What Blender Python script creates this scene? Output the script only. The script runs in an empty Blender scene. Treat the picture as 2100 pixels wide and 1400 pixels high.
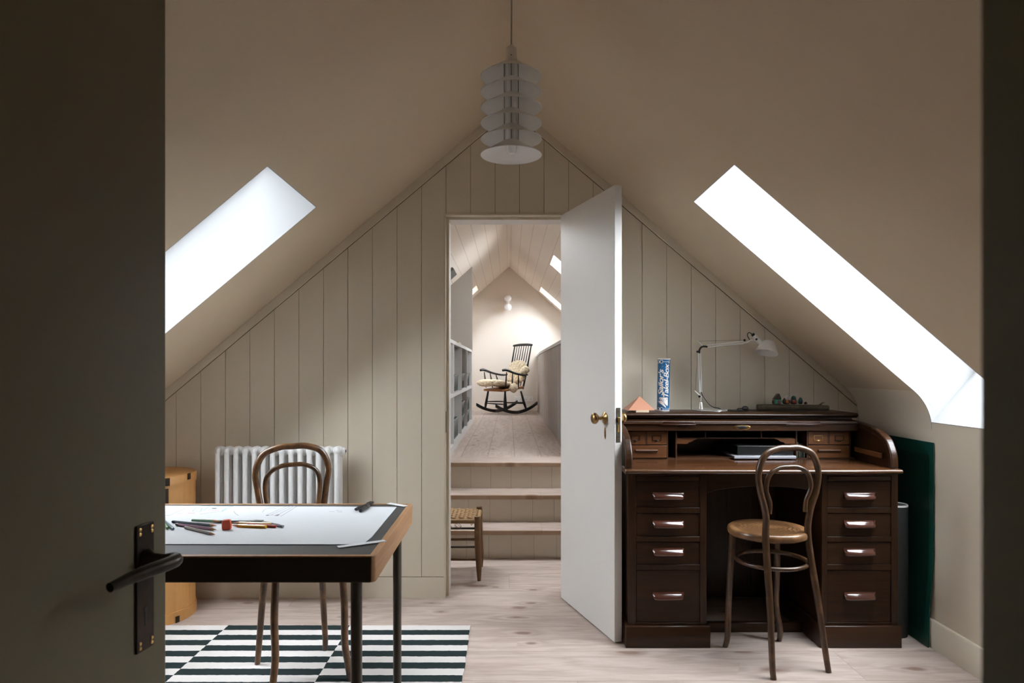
import bpy, bmesh, math, random
from mathutils import Vector, Matrix
PI = math.pi
C = bpy.context.scene.collection
sc = bpy.context.scene
random.seed(7)

# ------------------------------------------------------------------ camera, sky, exposure
HC = 1.19
cam = bpy.data.cameras.new('camera'); co = bpy.data.objects.new('camera', cam); C.objects.link(co)
co.location = (0, 0, HC); co.rotation_euler = (PI/2, 0, 0)
cam.lens = 24; cam.sensor_width = 36; cam.shift_x = 6/2100; cam.shift_y = 57/2100
cam.clip_start = 0.02; cam.clip_end = 60
cam.dof.use_dof = True; cam.dof.focus_distance = 3.4; cam.dof.aperture_fstop = 9
sc.camera = co
sc.view_settings.view_transform = 'Standard'; sc.view_settings.look = 'None'
sc.view_settings.gamma = 1; sc.view_settings.use_curve_mapping = False
sc.view_settings.exposure = 1.65
w = bpy.data.worlds.new('world'); sc.world = w; w.use_nodes = True
SKY = 7.5
bg = w.node_tree.nodes['Background']; bg.inputs[0].default_value = (0.90, 0.95, 1.0, 1); # overcast sky: brighter overhead and towards the right-hand side of the roof
wn_ = w.node_tree.nodes; wl_ = w.node_tree.links
tcw = wn_.new('ShaderNodeTexCoord'); spw = wn_.new('ShaderNodeSeparateXYZ'); wl_.new(tcw.outputs['Generated'], spw.inputs[0])
def wm(op, a, b):
    n = wn_.new('ShaderNodeMath'); n.operation = op
    for i, q in enumerate((a, b)):
        if isinstance(q, (int, float)): n.inputs[i].default_value = q
        else: wl_.new(q, n.inputs[i])
    return n.outputs[0]
up_ = wm('ADD', wm('MULTIPLY', wm('MAXIMUM', spw.outputs[2], 0.0),   .15), .95)
wl_.new(wm('MULTIPLY', wm('MULTIPLY', up_, wm('ADD', wm('MULTIPLY', spw.outputs[0], .45), 1.0)), SKY), bg.inputs[1])
sc.cycles.max_bounces = 14; sc.cycles.diffuse_bounces = 10; sc.cycles.glossy_bounces = 5; sc.cycles.transparent_max_bounces = 12
sc.cycles.use_denoising = True
sc.cycles.sample_clamp_indirect = 6

# ------------------------------------------------------------------ measured-point helpers
def W(px, py, Y):
    return Vector(((px-1044)/1400*Y, Y, HC-(py-757)/1400*Y))
def F(px, py, z):
    Y = (HC-z)*1400/(py-757)
    return Vector(((px-1044)/1400*Y, Y, z))

# ------------------------------------------------------------------ geometry collector
def cr(pts, k=6, closed=False):
    pts = [Vector(p) for p in pts]; n = len(pts); out = []
    rng = range(n) if closed else range(n-1)
    for i in rng:
        p1 = pts[i]; p2 = pts[(i+1) % n]
        p0 = pts[(i-1) % n] if (closed or i > 0) else p1*2-p2
        p3 = pts[(i+2) % n] if (closed or i < n-2) else p2*2-p1
        for j in range(k):
            t = j/k
            out.append(0.5*((2*p1)+(p2-p0)*t+(2*p0-5*p1+4*p2-p3)*t*t+(3*p1-p0-3*p2+p3)*t**3))
    if not closed: out.append(pts[-1])
    return out
def lin(vals, n):
    out = []
    m = len(vals)-1
    for i in range(n):
        t = i/(n-1)*m; j = min(int(t), m-1); out.append(vals[j]+(vals[j+1]-vals[j])*(t-j))
    return out
class G:
    def __init__(s): s.v = []; s.f = []; s.m = []
    def add(s, vs, fs, mi=0):
        b = len(s.v); s.v += [Vector(p) for p in vs]; s.f += [tuple(i+b for i in f) for f in fs]; s.m += [mi]*len(fs); return s
    def box(s, x0, x1, y0, y1, z0, z1, mi=0, M=None):
        vs = [Vector((x, y, z)) for x in (x0, x1) for y in (y0, y1) for z in (z0, z1)]
        if M: vs = [M @ p for p in vs]
        return s.add(vs, [(0,1,3,2),(4,6,7,5),(0,4,5,1),(2,3,7,6),(0,2,6,4),(1,5,7,3)], mi)
    def prism(s, poly, a, b, ax='y', mi=0, M=None):
        def mk(p, t):
            q = {'y': (p[0], t, p[1]), 'z': (p[0], p[1], t), 'x': (t, p[0], p[1])}[ax]
            q = Vector(q); return M @ q if M else q
        n = len(poly); vs = [mk(p, a) for p in poly]+[mk(p, b) for p in poly]
        fs = [tuple(range(n-1, -1, -1)), tuple(range(n, 2*n))]+[(i, (i+1) % n, n+(i+1) % n, n+i) for i in range(n)]
        return s.add(vs, fs, mi)
    def hexa(s, A, B, mi=0):
        return s.add(list(A)+list(B), [(3,2,1,0),(4,5,6,7)]+[(i, (i+1) % 4, 4+(i+1) % 4, 4+i) for i in range(4)], mi)
    def tube(s, pts, r, n=10, closed=False, mi=0, sx=1.0):
        pts = [Vector(p) for p in pts]; N = len(pts)
        rs = r if isinstance(r, (list, tuple)) else [r]*N
        if len(rs) != N: rs = lin(rs, N)
        T = []
        for i in range(N):
            a = pts[(i-1) % N] if (closed or i > 0) else pts[i]
            b = pts[(i+1) % N] if (closed or i < N-1) else pts[i]
            t = (b-a); T.append(t.normalized() if t.length > 1e-9 else Vector((0, 0, 1)))
        u = T[0].orthogonal().normalized(); vs = []; 
        for i in range(N):
            u = (u-T[i]*u.dot(T[i]))
            u = u.normalized() if u.length > 1e-6 else T[i].orthogonal().normalized()
            w_ = T[i].cross(u)
            for k in range(n):
                a = 2*PI*k/n; vs.append(pts[i]+(u*math.cos(a)*sx+w_*math.sin(a))*rs[i])
        fs = []
        for i in range(N if closed else N-1):
            j = (i+1) % N
            for k in range(n): fs.append((i*n+k, i*n+(k+1) % n, j*n+(k+1) % n, j*n+k))
        if not closed: fs += [tuple(range(n-1, -1, -1)), tuple((N-1)*n+k for k in range(n))]
        return s.add(vs, fs, mi)
    def lathe(s, prof, c=(0, 0, 0), n=32, d=(0, 0, 1), mi=0, closed=False):
        c = Vector(c); q = Vector((0, 0, 1)).rotation_difference(Vector(d).normalized())
        vs = []; P = len(prof)
        for r, z in prof:
            for k in range(n):
                a = 2*PI*k/n; vs.append(c+q @ Vector((max(r, 1e-5)*math.cos(a), max(r, 1e-5)*math.sin(a), z)))
        fs = []
        for i in range(P if closed else P-1):
            j = (i+1) % P
            for k in range(n): fs.append((i*n+k, i*n+(k+1) % n, j*n+(k+1) % n, j*n+k))
        if not closed: fs += [tuple(range(n-1, -1, -1)), tuple((P-1)*n+k for k in range(n))]
        return s.add(vs, fs, mi)
    def cyl(s, a, b, r, n=16, r2=None, mi=0):
        a = Vector(a); b = Vector(b); return s.lathe([(r, 0), (r if r2 is None else r2, (b-a).length)], a, n, b-a, mi)
    def ell(s, c, r, n=20, m=12, mi=0, M=None, f=None):
        if not isinstance(r, (tuple, list)): r = (r, r, r)
        vs = []; c = Vector(c)
        for i in range(m+1):
            th = PI*i/m
            for k in range(n):
                a = 2*PI*k/n; p = Vector((r[0]*math.sin(th)*math.cos(a), r[1]*math.sin(th)*math.sin(a), r[2]*math.cos(th)))
                if f: p = f(p)
                if M: p = M @ p
                vs.append(c+p)
        fs = [(i*n+k, i*n+(k+1) % n, (i+1)*n+(k+1) % n, (i+1)*n+k) for i in range(m) for k in range(n)]
        return s.add(vs, fs, mi)

def obj(name, g, mat, parent=None, bev=0, smooth=40, local=False, seg=2, weld=1e-5, floor_clamp=False):
    off = Vector((0, 0, 0))
    if parent is not None and not local:
        r = parent
        while r.parent: r = r.parent
        off = Vector(r.location)
    if floor_clamp: g.v = [Vector((p.x, p.y, max(p.z, 0))) for p in g.v]
    bm = bmesh.new(); vs = [bm.verts.new(p-off) for p in g.v]
    for f, mi in zip(g.f, g.m):
        try: q = bm.faces.new([vs[i] for i in f]); q.material_index = mi
        except ValueError: pass
    if weld: bmesh.ops.remove_doubles(bm, verts=bm.verts, dist=weld)
    bmesh.ops.recalc_face_normals(bm, faces=bm.faces)
    me = bpy.data.meshes.new(name); bm.to_mesh(me); bm.free()
    for m_ in (mat if isinstance(mat, (list, tuple)) else [mat]): me.materials.append(m_)
    if smooth:
        me.polygons.foreach_set('use_smooth', [True]*len(me.polygons)); me.set_sharp_from_angle(angle=math.radians(smooth))
    o = bpy.data.objects.new(name, me); C.objects.link(o)
    if parent is not None: o.parent = parent
    if bev:
        b = o.modifiers.new('bevel', 'BEVEL'); b.width = bev; b.segments = seg; b.limit_method = 'ANGLE'; b.angle_limit = math.radians(40)
    return o
def tag(o, label, cat, group=None):
    o['label'] = label; o['category'] = cat
    if group: o['group'] = group
    return o
def thing(name, label, cat, loc=(0, 0, 0), rz=0, group=None):
    o = bpy.data.objects.new(name, None); C.objects.link(o); o.location = loc; o.rotation_euler = (0, 0, rz)
    o.empty_display_size = .05
    return tag(o, label, cat, group)
def struct(name, g, mat, parent=None, **k):
    o = obj(name, g, mat, parent, **k)
    if parent is None: o['kind'] = 'structure'
    return o

# ------------------------------------------------------------------ materials
def nt(name):
    m = bpy.data.materials.new(name); m.use_nodes = True
    return m, m.node_tree.nodes, m.node_tree.links, m.node_tree.nodes['Principled BSDF']
def plain(name, col, rough=.5, metal=0, coat=0, var=0, vs=8, bump=0, bs=60, spec=.5):
    m, N, L, b = nt(name)
    b.inputs['Base Color'].default_value = (*col, 1); b.inputs['Roughness'].default_value = rough
    b.inputs['Metallic'].default_value = metal; b.inputs['Coat Weight'].default_value = coat; b.inputs['Coat Roughness'].default_value = .12
    b.inputs['Specular IOR Level'].default_value = spec
    tc = N.new('ShaderNodeTexCoord')
    if var:
        n = N.new('ShaderNodeTexNoise'); n.inputs['Scale'].default_value = vs; n.inputs['Detail'].default_value = 5
        r = N.new('ShaderNodeValToRGB'); r.color_ramp.elements[0].position = .3; r.color_ramp.elements[1].position = .7
        r.color_ramp.elements[0].color = (*[c*(1-var) for c in col], 1); r.color_ramp.elements[1].color = (*[min(1, c*(1+var)) for c in col], 1)
        L.new(tc.outputs['Object'], n.inputs['Vector']); L.new(n.outputs[0], r.inputs[0]); L.new(r.outputs[0], b.inputs['Base Color'])
    if bump:
        n = N.new('ShaderNodeTexNoise'); n.inputs['Scale'].default_value = bs; n.inputs['Detail'].default_value = 4
        bp = N.new('ShaderNodeBump'); bp.inputs['Strength'].default_value = bump; bp.inputs['Distance'].default_value = .002
        L.new(tc.outputs['Object'], n.inputs['Vector']); L.new(n.outputs[0], bp.inputs['Height']); L.new(bp.outputs[0], b.inputs['Normal'])
    return m
def math_(N, L, op, a, b=None):
    n = N.new('ShaderNodeMath'); n.operation = op
    for i, q in enumerate((a, b)):
        if q is None: continue
        if isinstance(q, (int, float)): n.inputs[i].default_value = q
        else: L.new(q, n.inputs[i])
    return n.outputs[0]
def ramp(N, L, fac, stops):
    r = N.new('ShaderNodeValToRGB'); e = r.color_ramp.elements
    while len(e) < len(stops): e.new(.5)
    for q, (p, c) in zip(e, stops): q.position = p; q.color = (*c, 1) if len(c) == 3 else c
    L.new(fac, r.inputs[0]); return r.outputs[0]
def wood(name, c1, c2, ax='x', scale=9, rough=.35, coat=0, wear=None, wscale=6, wpos=(.52, .7), spec=.5, grain=.25):
    """fine wood grain running along one axis, with optional worn patches of a paler wood"""
    m, N, L, b = nt(name)
    tc = N.new('ShaderNodeTexCoord'); mp = N.new('ShaderNodeMapping'); L.new(tc.outputs['Object'], mp.inputs[0])
    s = [scale*6]*3; s['xyz'.index(ax)] = scale*.35; mp.inputs['Scale'].default_value = s
    n = N.new('ShaderNodeTexNoise'); n.inputs['Scale'].default_value = 1.6; n.inputs['Detail'].default_value = 8; n.inputs['Roughness'].default_value = .65
    n.inputs['Distortion'].default_value = .6
    L.new(mp.outputs[0], n.inputs['Vector'])
    col = ramp(N, L, n.outputs[0], [(.3, c1), (.7, c2)])
    if wear:
        w2 = N.new('ShaderNodeTexNoise'); w2.inputs['Scale'].default_value = wscale; w2.inputs['Detail'].default_value = 9; w2.inputs['Roughness'].default_value = .7
        L.new(tc.outputs['Object'], w2.inputs['Vector'])
        f = ramp(N, L, w2.outputs[0], [(wpos[0], (0, 0, 0)), (wpos[1], (1, 1, 1))])
        mx = N.new('ShaderNodeMixRGB'); L.new(f, mx.inputs[0]); L.new(col, mx.inputs[1]); mx.inputs[2].default_value = (*wear, 1); col = mx.outputs[0]
    L.new(col, b.inputs['Base Color']); b.inputs['Roughness'].default_value = rough
    b.inputs['Coat Weight'].default_value = coat; b.inputs['Coat Roughness'].default_value = .15; b.inputs['Specular IOR Level'].default_value = spec
    bp = N.new('ShaderNodeBump'); bp.inputs['Strength'].default_value = grain; bp.inputs['Distance'].default_value = .001
    L.new(n.outputs[0], bp.inputs['Height']); L.new(bp.outputs[0], b.inputs['Normal'])
    return m
def planks(name, along, width, length, off, cA, cB, cK, rough=.45, knot=1.0, gapcol=(.25, .18, .14), gw=.0016):
    """washed softwood boards with knots; boards run along axis 'along' (x or y), in world metres"""
    m, N, L, b = nt(name)
    tc = N.new('ShaderNodeTexCoord'); sp = N.new('ShaderNodeSeparateXYZ'); L.new(tc.outputs['Object'], sp.inputs[0])
    A, B = (sp.outputs[0], sp.outputs[1]) if along == 'x' else (sp.outputs[1], sp.outputs[0])
    row = math_(N, L, 'DIVIDE', math_(N, L, 'SUBTRACT', B, off), width)
    ri = math_(N, L, 'FLOOR', row); rf = math_(N, L, 'FRACT', row)
    sh = math_(N, L, 'MULTIPLY', math_(N, L, 'FRACT', math_(N, L, 'MULTIPLY', ri, .618)), length)
    cl = math_(N, L, 'DIVIDE', math_(N, L, 'ADD', A, sh), length)
    ci = math_(N, L, 'FLOOR', cl); cf = math_(N, L, 'FRACT', cl)
    idn = N.new('ShaderNodeTexWhiteNoise'); idn.noise_dimensions = '2D'
    cv = N.new('ShaderNodeCombineXYZ'); L.new(ri, cv.inputs[0]); L.new(ci, cv.inputs[1]); L.new(cv.outputs[0], idn.inputs['Vector'])
    # grain coordinate: stretched along the board, shifted per board
    gc = N.new('ShaderNodeCombineXYZ')
    L.new(math_(N, L, 'MULTIPLY', A, .8), gc.inputs[0]); L.new(math_(N, L, 'MULTIPLY', B, 5.0), gc.inputs[1])
    L.new(math_(N, L, 'MULTIPLY', idn.outputs['Value'], 37.0), gc.inputs[2])
    kc = N.new('ShaderNodeCombineXYZ')
    L.new(math_(N, L, 'ADD', math_(N, L, 'MULTIPLY', A, 2.4), math_(N, L, 'MULTIPLY', idn.outputs['Value'], 51.0)), kc.inputs[0]); L.new(math_(N, L, 'MULTIPLY', B, 5.6), kc.inputs[1])
    vo = N.new('ShaderNodeTexVoronoi'); vo.voronoi_dimensions = '2D'; vo.inputs['Scale'].default_value = 1.0; L.new(kc.outputs[0], vo.inputs['Vector'])
    ks = N.new('ShaderNodeSeparateColor'); L.new(vo.outputs['Color'], ks.inputs[0])
    kn = N.new('ShaderNodeTexNoise'); kn.inputs['Scale'].default_value = 3.0; kn.inputs['Detail'].default_value = 3; L.new(kc.outputs[0], kn.inputs['Vector'])
    kv = math_(N, L, 'ADD', math_(N, L, 'MULTIPLY', vo.outputs['Distance'], math_(N, L, 'ADD', math_(N, L, 'MULTIPLY', ks.outputs[1], 1.6), .75)), math_(N, L, 'MULTIPLY', math_(N, L, 'SUBTRACT', kn.outputs[0], .5), .22))
    kd = math_(N, L, 'ADD', math_(N, L, 'MAXIMUM', kv, 0.0), math_(N, L, 'MULTIPLY', math_(N, L, 'GREATER_THAN', ks.outputs[0], .55), .5))
    near = math_(N, L, 'POWER', 2.718, math_(N, L, 'MULTIPLY', kd, -6.0))
    n1 = N.new('ShaderNodeTexNoise'); n1.inputs['Scale'].default_value = 1.3; n1.inputs['Detail'].default_value = 3; L.new(gc.outputs[0], n1.inputs['Vector'])
    ph = math_(N, L, 'ADD', math_(N, L, 'MULTIPLY', n1.outputs[0], 34.0), math_(N, L, 'MULTIPLY', near, 15.0))
    wv = math_(N, L, 'MULTIPLY', math_(N, L, 'ADD', math_(N, L, 'SINE', ph), 1.0), .5)
    n2 = N.new('ShaderNodeTexNoise'); n2.inputs['Scale'].default_value = 14; n2.inputs['Detail'].default_value = 6; L.new(gc.outputs[0], n2.inputs['Vector'])
    g = math_(N, L, 'ADD', math_(N, L, 'MULTIPLY', wv, .30), math_(N, L, 'MULTIPLY', n2.outputs[0], .70))
    col = ramp(N, L, g, [(.3, cA), (.9, cB)])
    kf = ramp(N, L, kd, [(.055, (1, 1, 1)), (.11, (.4, .4, .4)), (.19, (0, 0, 0))])
    mx = N.new('ShaderNodeMixRGB'); L.new(math_(N, L, 'MULTIPLY', kf, .75*knot), mx.inputs[0]); L.new(col, mx.inputs[1]); mx.inputs[2].default_value = (*cK, 1)
    hs = N.new('ShaderNodeHueSaturation'); L.new(mx.outputs[0], hs.inputs['Color'])
    L.new(math_(N, L, 'ADD', math_(N, L, 'MULTIPLY', idn.outputs['Value'], .14), .93), hs.inputs['Value'])
    # gaps
    e1 = math_(N, L, 'LESS_THAN', math_(N, L, 'MINIMUM', rf, math_(N, L, 'SUBTRACT', 1.0, rf)), gw/width)
    e2 = math_(N, L, 'LESS_THAN', math_(N, L, 'MINIMUM', cf, math_(N, L, 'SUBTRACT', 1.0, cf)), .0009/length)
    e = math_(N, L, 'MAXIMUM', e1, e2)
    m2 = N.new('ShaderNodeMixRGB'); L.new(math_(N, L, 'MULTIPLY', e, .8), m2.inputs[0]); L.new(hs.outputs[0], m2.inputs[1]); m2.inputs[2].default_value = (*gapcol, 1)
    L.new(m2.outputs[0], b.inputs['Base Color']); b.inputs['Roughness'].default_value = rough; b.inputs['Specular IOR Level'].default_value = .35
    bp = N.new('ShaderNodeBump'); bp.inputs['Strength'].default_value = .25; bp.inputs['Distance'].default_value = .001
    L.new(g, bp.inputs['Height']); L.new(bp.outputs[0], b.inputs['Normal'])
    return m
def glass(name, tint=(.97, .99, 1)):
    m, N, L, b = nt(name); N.remove(b); out = N['Material Output']
    t = N.new('ShaderNodeBsdfTransparent'); t.inputs[0].default_value = (*tint, 1); g = N.new('ShaderNodeBsdfGlossy'); g.inputs['Roughness'].default_value = .03
    fr = N.new('ShaderNodeFresnel'); fr.inputs[0].default_value = 1.3; mx = N.new('ShaderNodeMixShader')
    L.new(fr.outputs[0], mx.inputs[0]); L.new(t.outputs[0], mx.inputs[1]); L.new(g.outputs[0], mx.inputs[2]); L.new(mx.outputs[0], out.inputs[0])
    return m

m_ceil = plain('greige ceiling paint with brown shade', (.61, .503, .37), .75, var=.03, vs=2, bump=.15, bs=40, spec=.2)  # same paint as the low walls; brown of the shade put into the colour
m_board = plain('greige wall board paint', (.65, .583, .47), .55, var=.02, vs=3, bump=.08, bs=50, spec=.3)
m_gap = plain('dark board joint', (.16, .13, .08), .9, spec=.1)
m_knee = plain('greige low wall paint', (.70, .62, .50), .7, var=.02, vs=3, spec=.3)  # lit tone of the ceiling paint, without its brown shade tint
m_door = plain('pale stone door paint', (.66, .64, .62), .45, var=.015, vs=3, spec=.35)
m_jamb = plain('pale door lining paint', (.66, .63, .60), .45, spec=.35)
m_dark = plain('beige paint darkened for shade', (.17, .15, .095), .5, var=.04, vs=3, spec=.3)  # same beige as the room; low light on it put into the colour
m_hall = plain('dim hall paint', (.16, .15, .11), .8, spec=.1)  # dark tone keeps the unseen hall dim
m_pass = plain('off white plaster', (.72, .65, .58), .8, var=.02, vs=3, bump=.3, bs=25, spec=.15)
m_part = plain('grey partition paint', (.36, .325, .29), .8, spec=.15)
m_shelf = plain('pale grey joinery paint', (.56, .54, .52), .5, spec=.3)
m_riser = plain('greige riser paint', (.74, .68, .59), .6, spec=.3)
m_floor = planks('washed pine floor, boards across', 'x', .274, 2.9, 3.705, (.52, .43, .38), (.35, .265, .22), (.17, .085, .055))
m_floor2 = planks('washed pine floor, boards along', 'y', .2, 2.3, .041, (.52, .43, .38), (.35, .265, .22), (.17, .085, .055), gw=.0035)
m_tread = planks('washed pine treads', 'x', .5, 3.7, .1, (.50, .41, .36), (.36, .27, .22), (.30, .17, .12))
m_nose = planks('pine tread edge', 'x', .5, 3.7, .1, (.52, .38, .27), (.40, .26, .17), (.22, .11, .07))
def reeded():
    m, N, L, b = nt('limed reeded panelling')
    tc = N.new('ShaderNodeTexCoord'); sp = N.new('ShaderNodeSeparateXYZ'); L.new(tc.outputs['Object'], sp.inputs[0])
    n = N.new('ShaderNodeTexNoise'); n.inputs['Scale'].default_value = 3; n.inputs['Detail'].default_value = 6
    mp = N.new('ShaderNodeMapping'); mp.inputs['Scale'].default_value = (1, 14, .3); L.new(tc.outputs['Object'], mp.inputs[0]); L.new(mp.outputs[0], n.inputs['Vector'])
    f = math_(N, L, 'SINE', math_(N, L, 'MULTIPLY', sp.outputs[1], 2*PI/.0315))
    g = math_(N, L, 'ADD', math_(N, L, 'MULTIPLY', f, .18), n.outputs[0])
    L.new(ramp(N, L, g, [(.3, (.27, .23, .20)), (.62, (.54, .49, .45))]), b.inputs['Base Color']); b.inputs['Roughness'].default_value = .65
    bp = N.new('ShaderNodeBump'); bp.inputs['Strength'].default_value = .6; bp.inputs['Distance'].default_value = .004
    L.new(f, bp.inputs['Height']); L.new(bp.outputs[0], b.inputs['Normal']); return m
m_panel = None
m_white = plain('white radiator enamel', (.80, .80, .80), .3, spec=.5)
m_glass = glass('window glass')
m_frame = plain('white window frame', (.8, .8, .8), .4)
m_black = plain('black metal', (.012, .012, .012), .35, spec=.5)
m_brass = plain('aged brass', (.33, .21, .09), .28, metal=1, var=.25, vs=60)
m_brass2 = plain('bright brass', (.75, .50, .20), .3, metal=1)
m_bronze = plain('dark bronze', (.035, .025, .018), .33, metal=.6, var=.3, vs=40)
m_steel = plain('brushed aluminium', (.78, .76, .73), .3, metal=.3)
m_alu = plain('satin aluminium shade', (.74, .72, .70), .4, metal=.1)
m_chrome = plain('polished metal', (.75, .74, .72), .12, metal=.8)
m_lockplate = plain('dull lock plate', (.09, .08, .06), .4, metal=.5)

m_panel = reeded()
# ceiling boards of the far room: joints running along the ridge
def ceil_boards():
    m, N, L, b = nt('white ceiling boards')
    tc = N.new('ShaderNodeTexCoord'); sp = N.new('ShaderNodeSeparateXYZ'); L.new(tc.outputs['Object'], sp.inputs[0])
    ax = math_(N, L, 'ABSOLUTE', sp.outputs[0]); r = math_(N, L, 'DIVIDE', math_(N, L, 'SUBTRACT', ax, .024), .107)
    f = math_(N, L, 'FRACT', r); ri = math_(N, L, 'FLOOR', r)
    y = math_(N, L, 'FRACT', math_(N, L, 'DIVIDE', math_(N, L, 'ADD', sp.outputs[1], math_(N, L, 'MULTIPLY', ri, 1.37)), 2.6))
    e = math_(N, L, 'MAXIMUM', math_(N, L, 'LESS_THAN', f, .028), math_(N, L, 'LESS_THAN', y, .0012))
    mx = N.new('ShaderNodeMixRGB'); L.new(math_(N, L, 'MULTIPLY', e, .6), mx.inputs[0]); mx.inputs[1].default_value = (.80, .715, .63, 1); mx.inputs[2].default_value = (.25, .21, .17, 1)
    L.new(mx.outputs[0], b.inputs['Base Color']); b.inputs['Roughness'].default_value = .65; b.inputs['Specular IOR Level'].default_value = .2
    return m
m_cb = ceil_boards()

# ------------------------------------------------------------------ ROOM SHELL
YN, YW = .26, 3.55                       # near and far wall faces of the study
SL, ZL = .838, 2.578; SR, ZR = .858, 2.593
XLK, XRK = -2.05, 1.82                   # low side walls
TH = .36
def zl(x): return ZL+SL*x                # left slope, x < 0
def zr(x): return ZR-SR*x
xap = (ZR-ZL)/(SL+SR); zap = zr(xap)
nL = Vector((-SL, 1)).normalized(); nR = Vector((SR, 1)).normalized()

g = G().box(-2.4, 2.4, -1.8, 4.31, -.12, 0)
floor_o = struct('floor', g, m_floor)

# ceiling: two plastered slopes, each with one deep roof-window opening
WLY, WRY = (2.334, 2.930), (2.405, 2.942)
def slope_section(side, xa, xb):
    """cross-section (x,z) of the slope between xa (upper) and xb (lower)"""
    f, n = (zl, nL) if side < 0 else (zr, nR)
    return [(xa, f(xa)), (xb, f(xb)), (xb+n.x*TH, f(xb)+n.y*TH), (xa+n.x*TH, f(xa)+n.y*TH)]
g = G()
for (y0, y1) in ((YN, WLY[0]), (WLY[1], YW+.2)):
    g.prism(slope_section(-1, xap, XLK), y0, y1)
g.prism(slope_section(-1, xap, -.825), *WLY); g.prism(slope_section(-1, -1.80, XLK), *WLY)
for (y0, y1) in ((YN, WRY[0]), (WRY[1], YW+.2)):
    g.prism(slope_section(1, xap, XRK), y0, y1)
g.prism(slope_section(1, xap, .792), *WRY)
g.prism([(xap, zap), (xap+nR.x*TH, zap+nR.y*TH), (xap, zap+.5), (xap+nL.x*TH, zap+nL.y*TH)], YN, YW+.2)
struct('ceiling', g, m_ceil, smooth=0)

g = G()   # right low wall, cut down under the roof window
kz = zr(XRK)
for (y0, y1) in ((YN, WRY[0]), (WRY[1], YW+.2)):
    g.prism([(XRK, 0), (XRK, kz), (XRK+nR.x*TH, kz+nR.y*TH), (XRK+.3, 0)], y0, y1)
g.prism([(XRK, 0), (XRK, .96), (XRK+nR.x*(TH+.06), .96+nR.y*(TH+.06)), (XRK+.4, 0)], *WRY)
nn_ = 9; R_ = .22; a_ = math.atan(SR); d_ = R_*math.tan((PI/2-a_)/2)   # rounded plaster cove between slope and low wall
cx_, cz_ = XRK-R_, kz-d_
cove = [(XRK+.001, kz+.001), (XRK+.001, kz-d_)]+[(cx_+R_*math.cos(t), cz_+R_*math.sin(t)) for t in [i/nn_*(PI/2-a_) for i in range(nn_+1)]]
cove = [cove[0]]+[(x, z) for x, z in cove[2:]]
for (y0, y1) in ((YN, WRY[0]), (WRY[1], YW)): g.prism(cove, y0, y1)
struct('wall_right', g, m_knee, smooth=30)
g = G().prism([(XLK, 0), (XLK, zl(XLK)), (XLK-.3, zl(XLK)+.1), (XLK-.3, 0)], YN, YW+.2)
struct('wall_left', g, m_knee, smooth=0)
struct('baseboard_right', G().prism([(XRK-.016, 0), (XRK-.016, .114), (XRK-.012, .12), (XRK+.01, .12), (XRK+.01, 0)], YN, YW), m_knee)
struct('baseboard_left', G().box(XLK-.01, XLK+.016, YN, YW, 0, .12), m_knee, bev=.003)

# roof windows: white frame and pane at the top of each deep reveal
def roof_window(n, side, xa, xb, y0, y1, f, nn, d=TH-.06, xlow=None):
    fr = bpy.data.objects.new('window_%d' % n, None); C.objects.link(fr); fr['kind'] = 'structure'
    fr.location = (0, 0, 0)
    pa = Vector((xa, f(xa)))+nn*d; pb = (Vector((xb, f(xb))) if xlow is None else Vector(xlow))+nn*d
    t = (pb-pa).normalized()
    def bar(g, a, b, ya, yb, th=.05):
        g.prism([(a.x, a.y), (b.x, b.y), (b.x+nn.x*th, b.y+nn.y*th), (a.x+nn.x*th, a.y+nn.y*th)], ya, yb)
    g = G(); k = .03
    bar(g, pa-t*.02, pa+t*k, y0-.02, y1+.02); bar(g, pb-t*k, pb+t*.02, y0-.02, y1+.02)
    bar(g, pa, pb, y0-.02, y0+k); bar(g, pa, pb, y1-k, y1+.02)
    obj('window_frame', g, m_frame, fr, bev=.002)
    g = G(); q = nn*.025
    g.add([(pa.x+q.x, y0, pa.y+q.y), (pb.x+q.x, y0, pb.y+q.y), (pb.x+q.x, y1, pb.y+q.y), (pa.x+q.x, y1, pa.y+q.y)], [(0, 1, 2, 3)])
    obj('window_pane', g, m_glass, fr, smooth=0)
    return fr
roof_window(1, -1, -.825, -1.80, *WLY, zl, nL)
roof_window(2, 1, .792, XRK, *WRY, zr, nR, xlow=(XRK+.03, .96-.03*.0))

m_reveal = plain('window reveal overexposed tone', (.45, .45, .45), .6, spec=.2)  # lining added over the ceiling paint; neutral colour carries its overexposed look
def reveal(n, f, nn, xa, low, y0, y1, perp=True):
    pa = Vector((xa, f(xa))); pb = Vector(low); t = (Vector((low[0], f(low[0])))-pa).normalized(); d = TH-.03; e = .004
    g = G(); qa = pa+nn*d; qb = pb+nn*d
    mid = [] if perp else [(low[0], f(low[0]))]
    side = [tuple(pa)]+mid+[tuple(pb), tuple(qb), tuple(qa)]
    g.prism(side, y0-.001, y0+e); g.prism(side, y1-e, y1+.001)
    g.prism([tuple(pa), tuple(qa), tuple(qa+t*e), tuple(pa+t*e)], y0, y1)
    up = (pa-pb).normalized()*e
    g.prism([tuple(pb), tuple(qb), tuple(qb+up), tuple(pb+up)], y0, y1)
    if n == 8: g.prism(cove, y1-e, y1+.001); g.prism(cove, y0-.001, y0+e)
    struct('trim_%d' % n, g, m_reveal, smooth=0)
reveal(7, zl, nL, -.825, (-1.80, zl(-1.80)), *WLY); reveal(8, zr, nR, .792, (XRK, .96), *WRY, perp=False)

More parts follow.
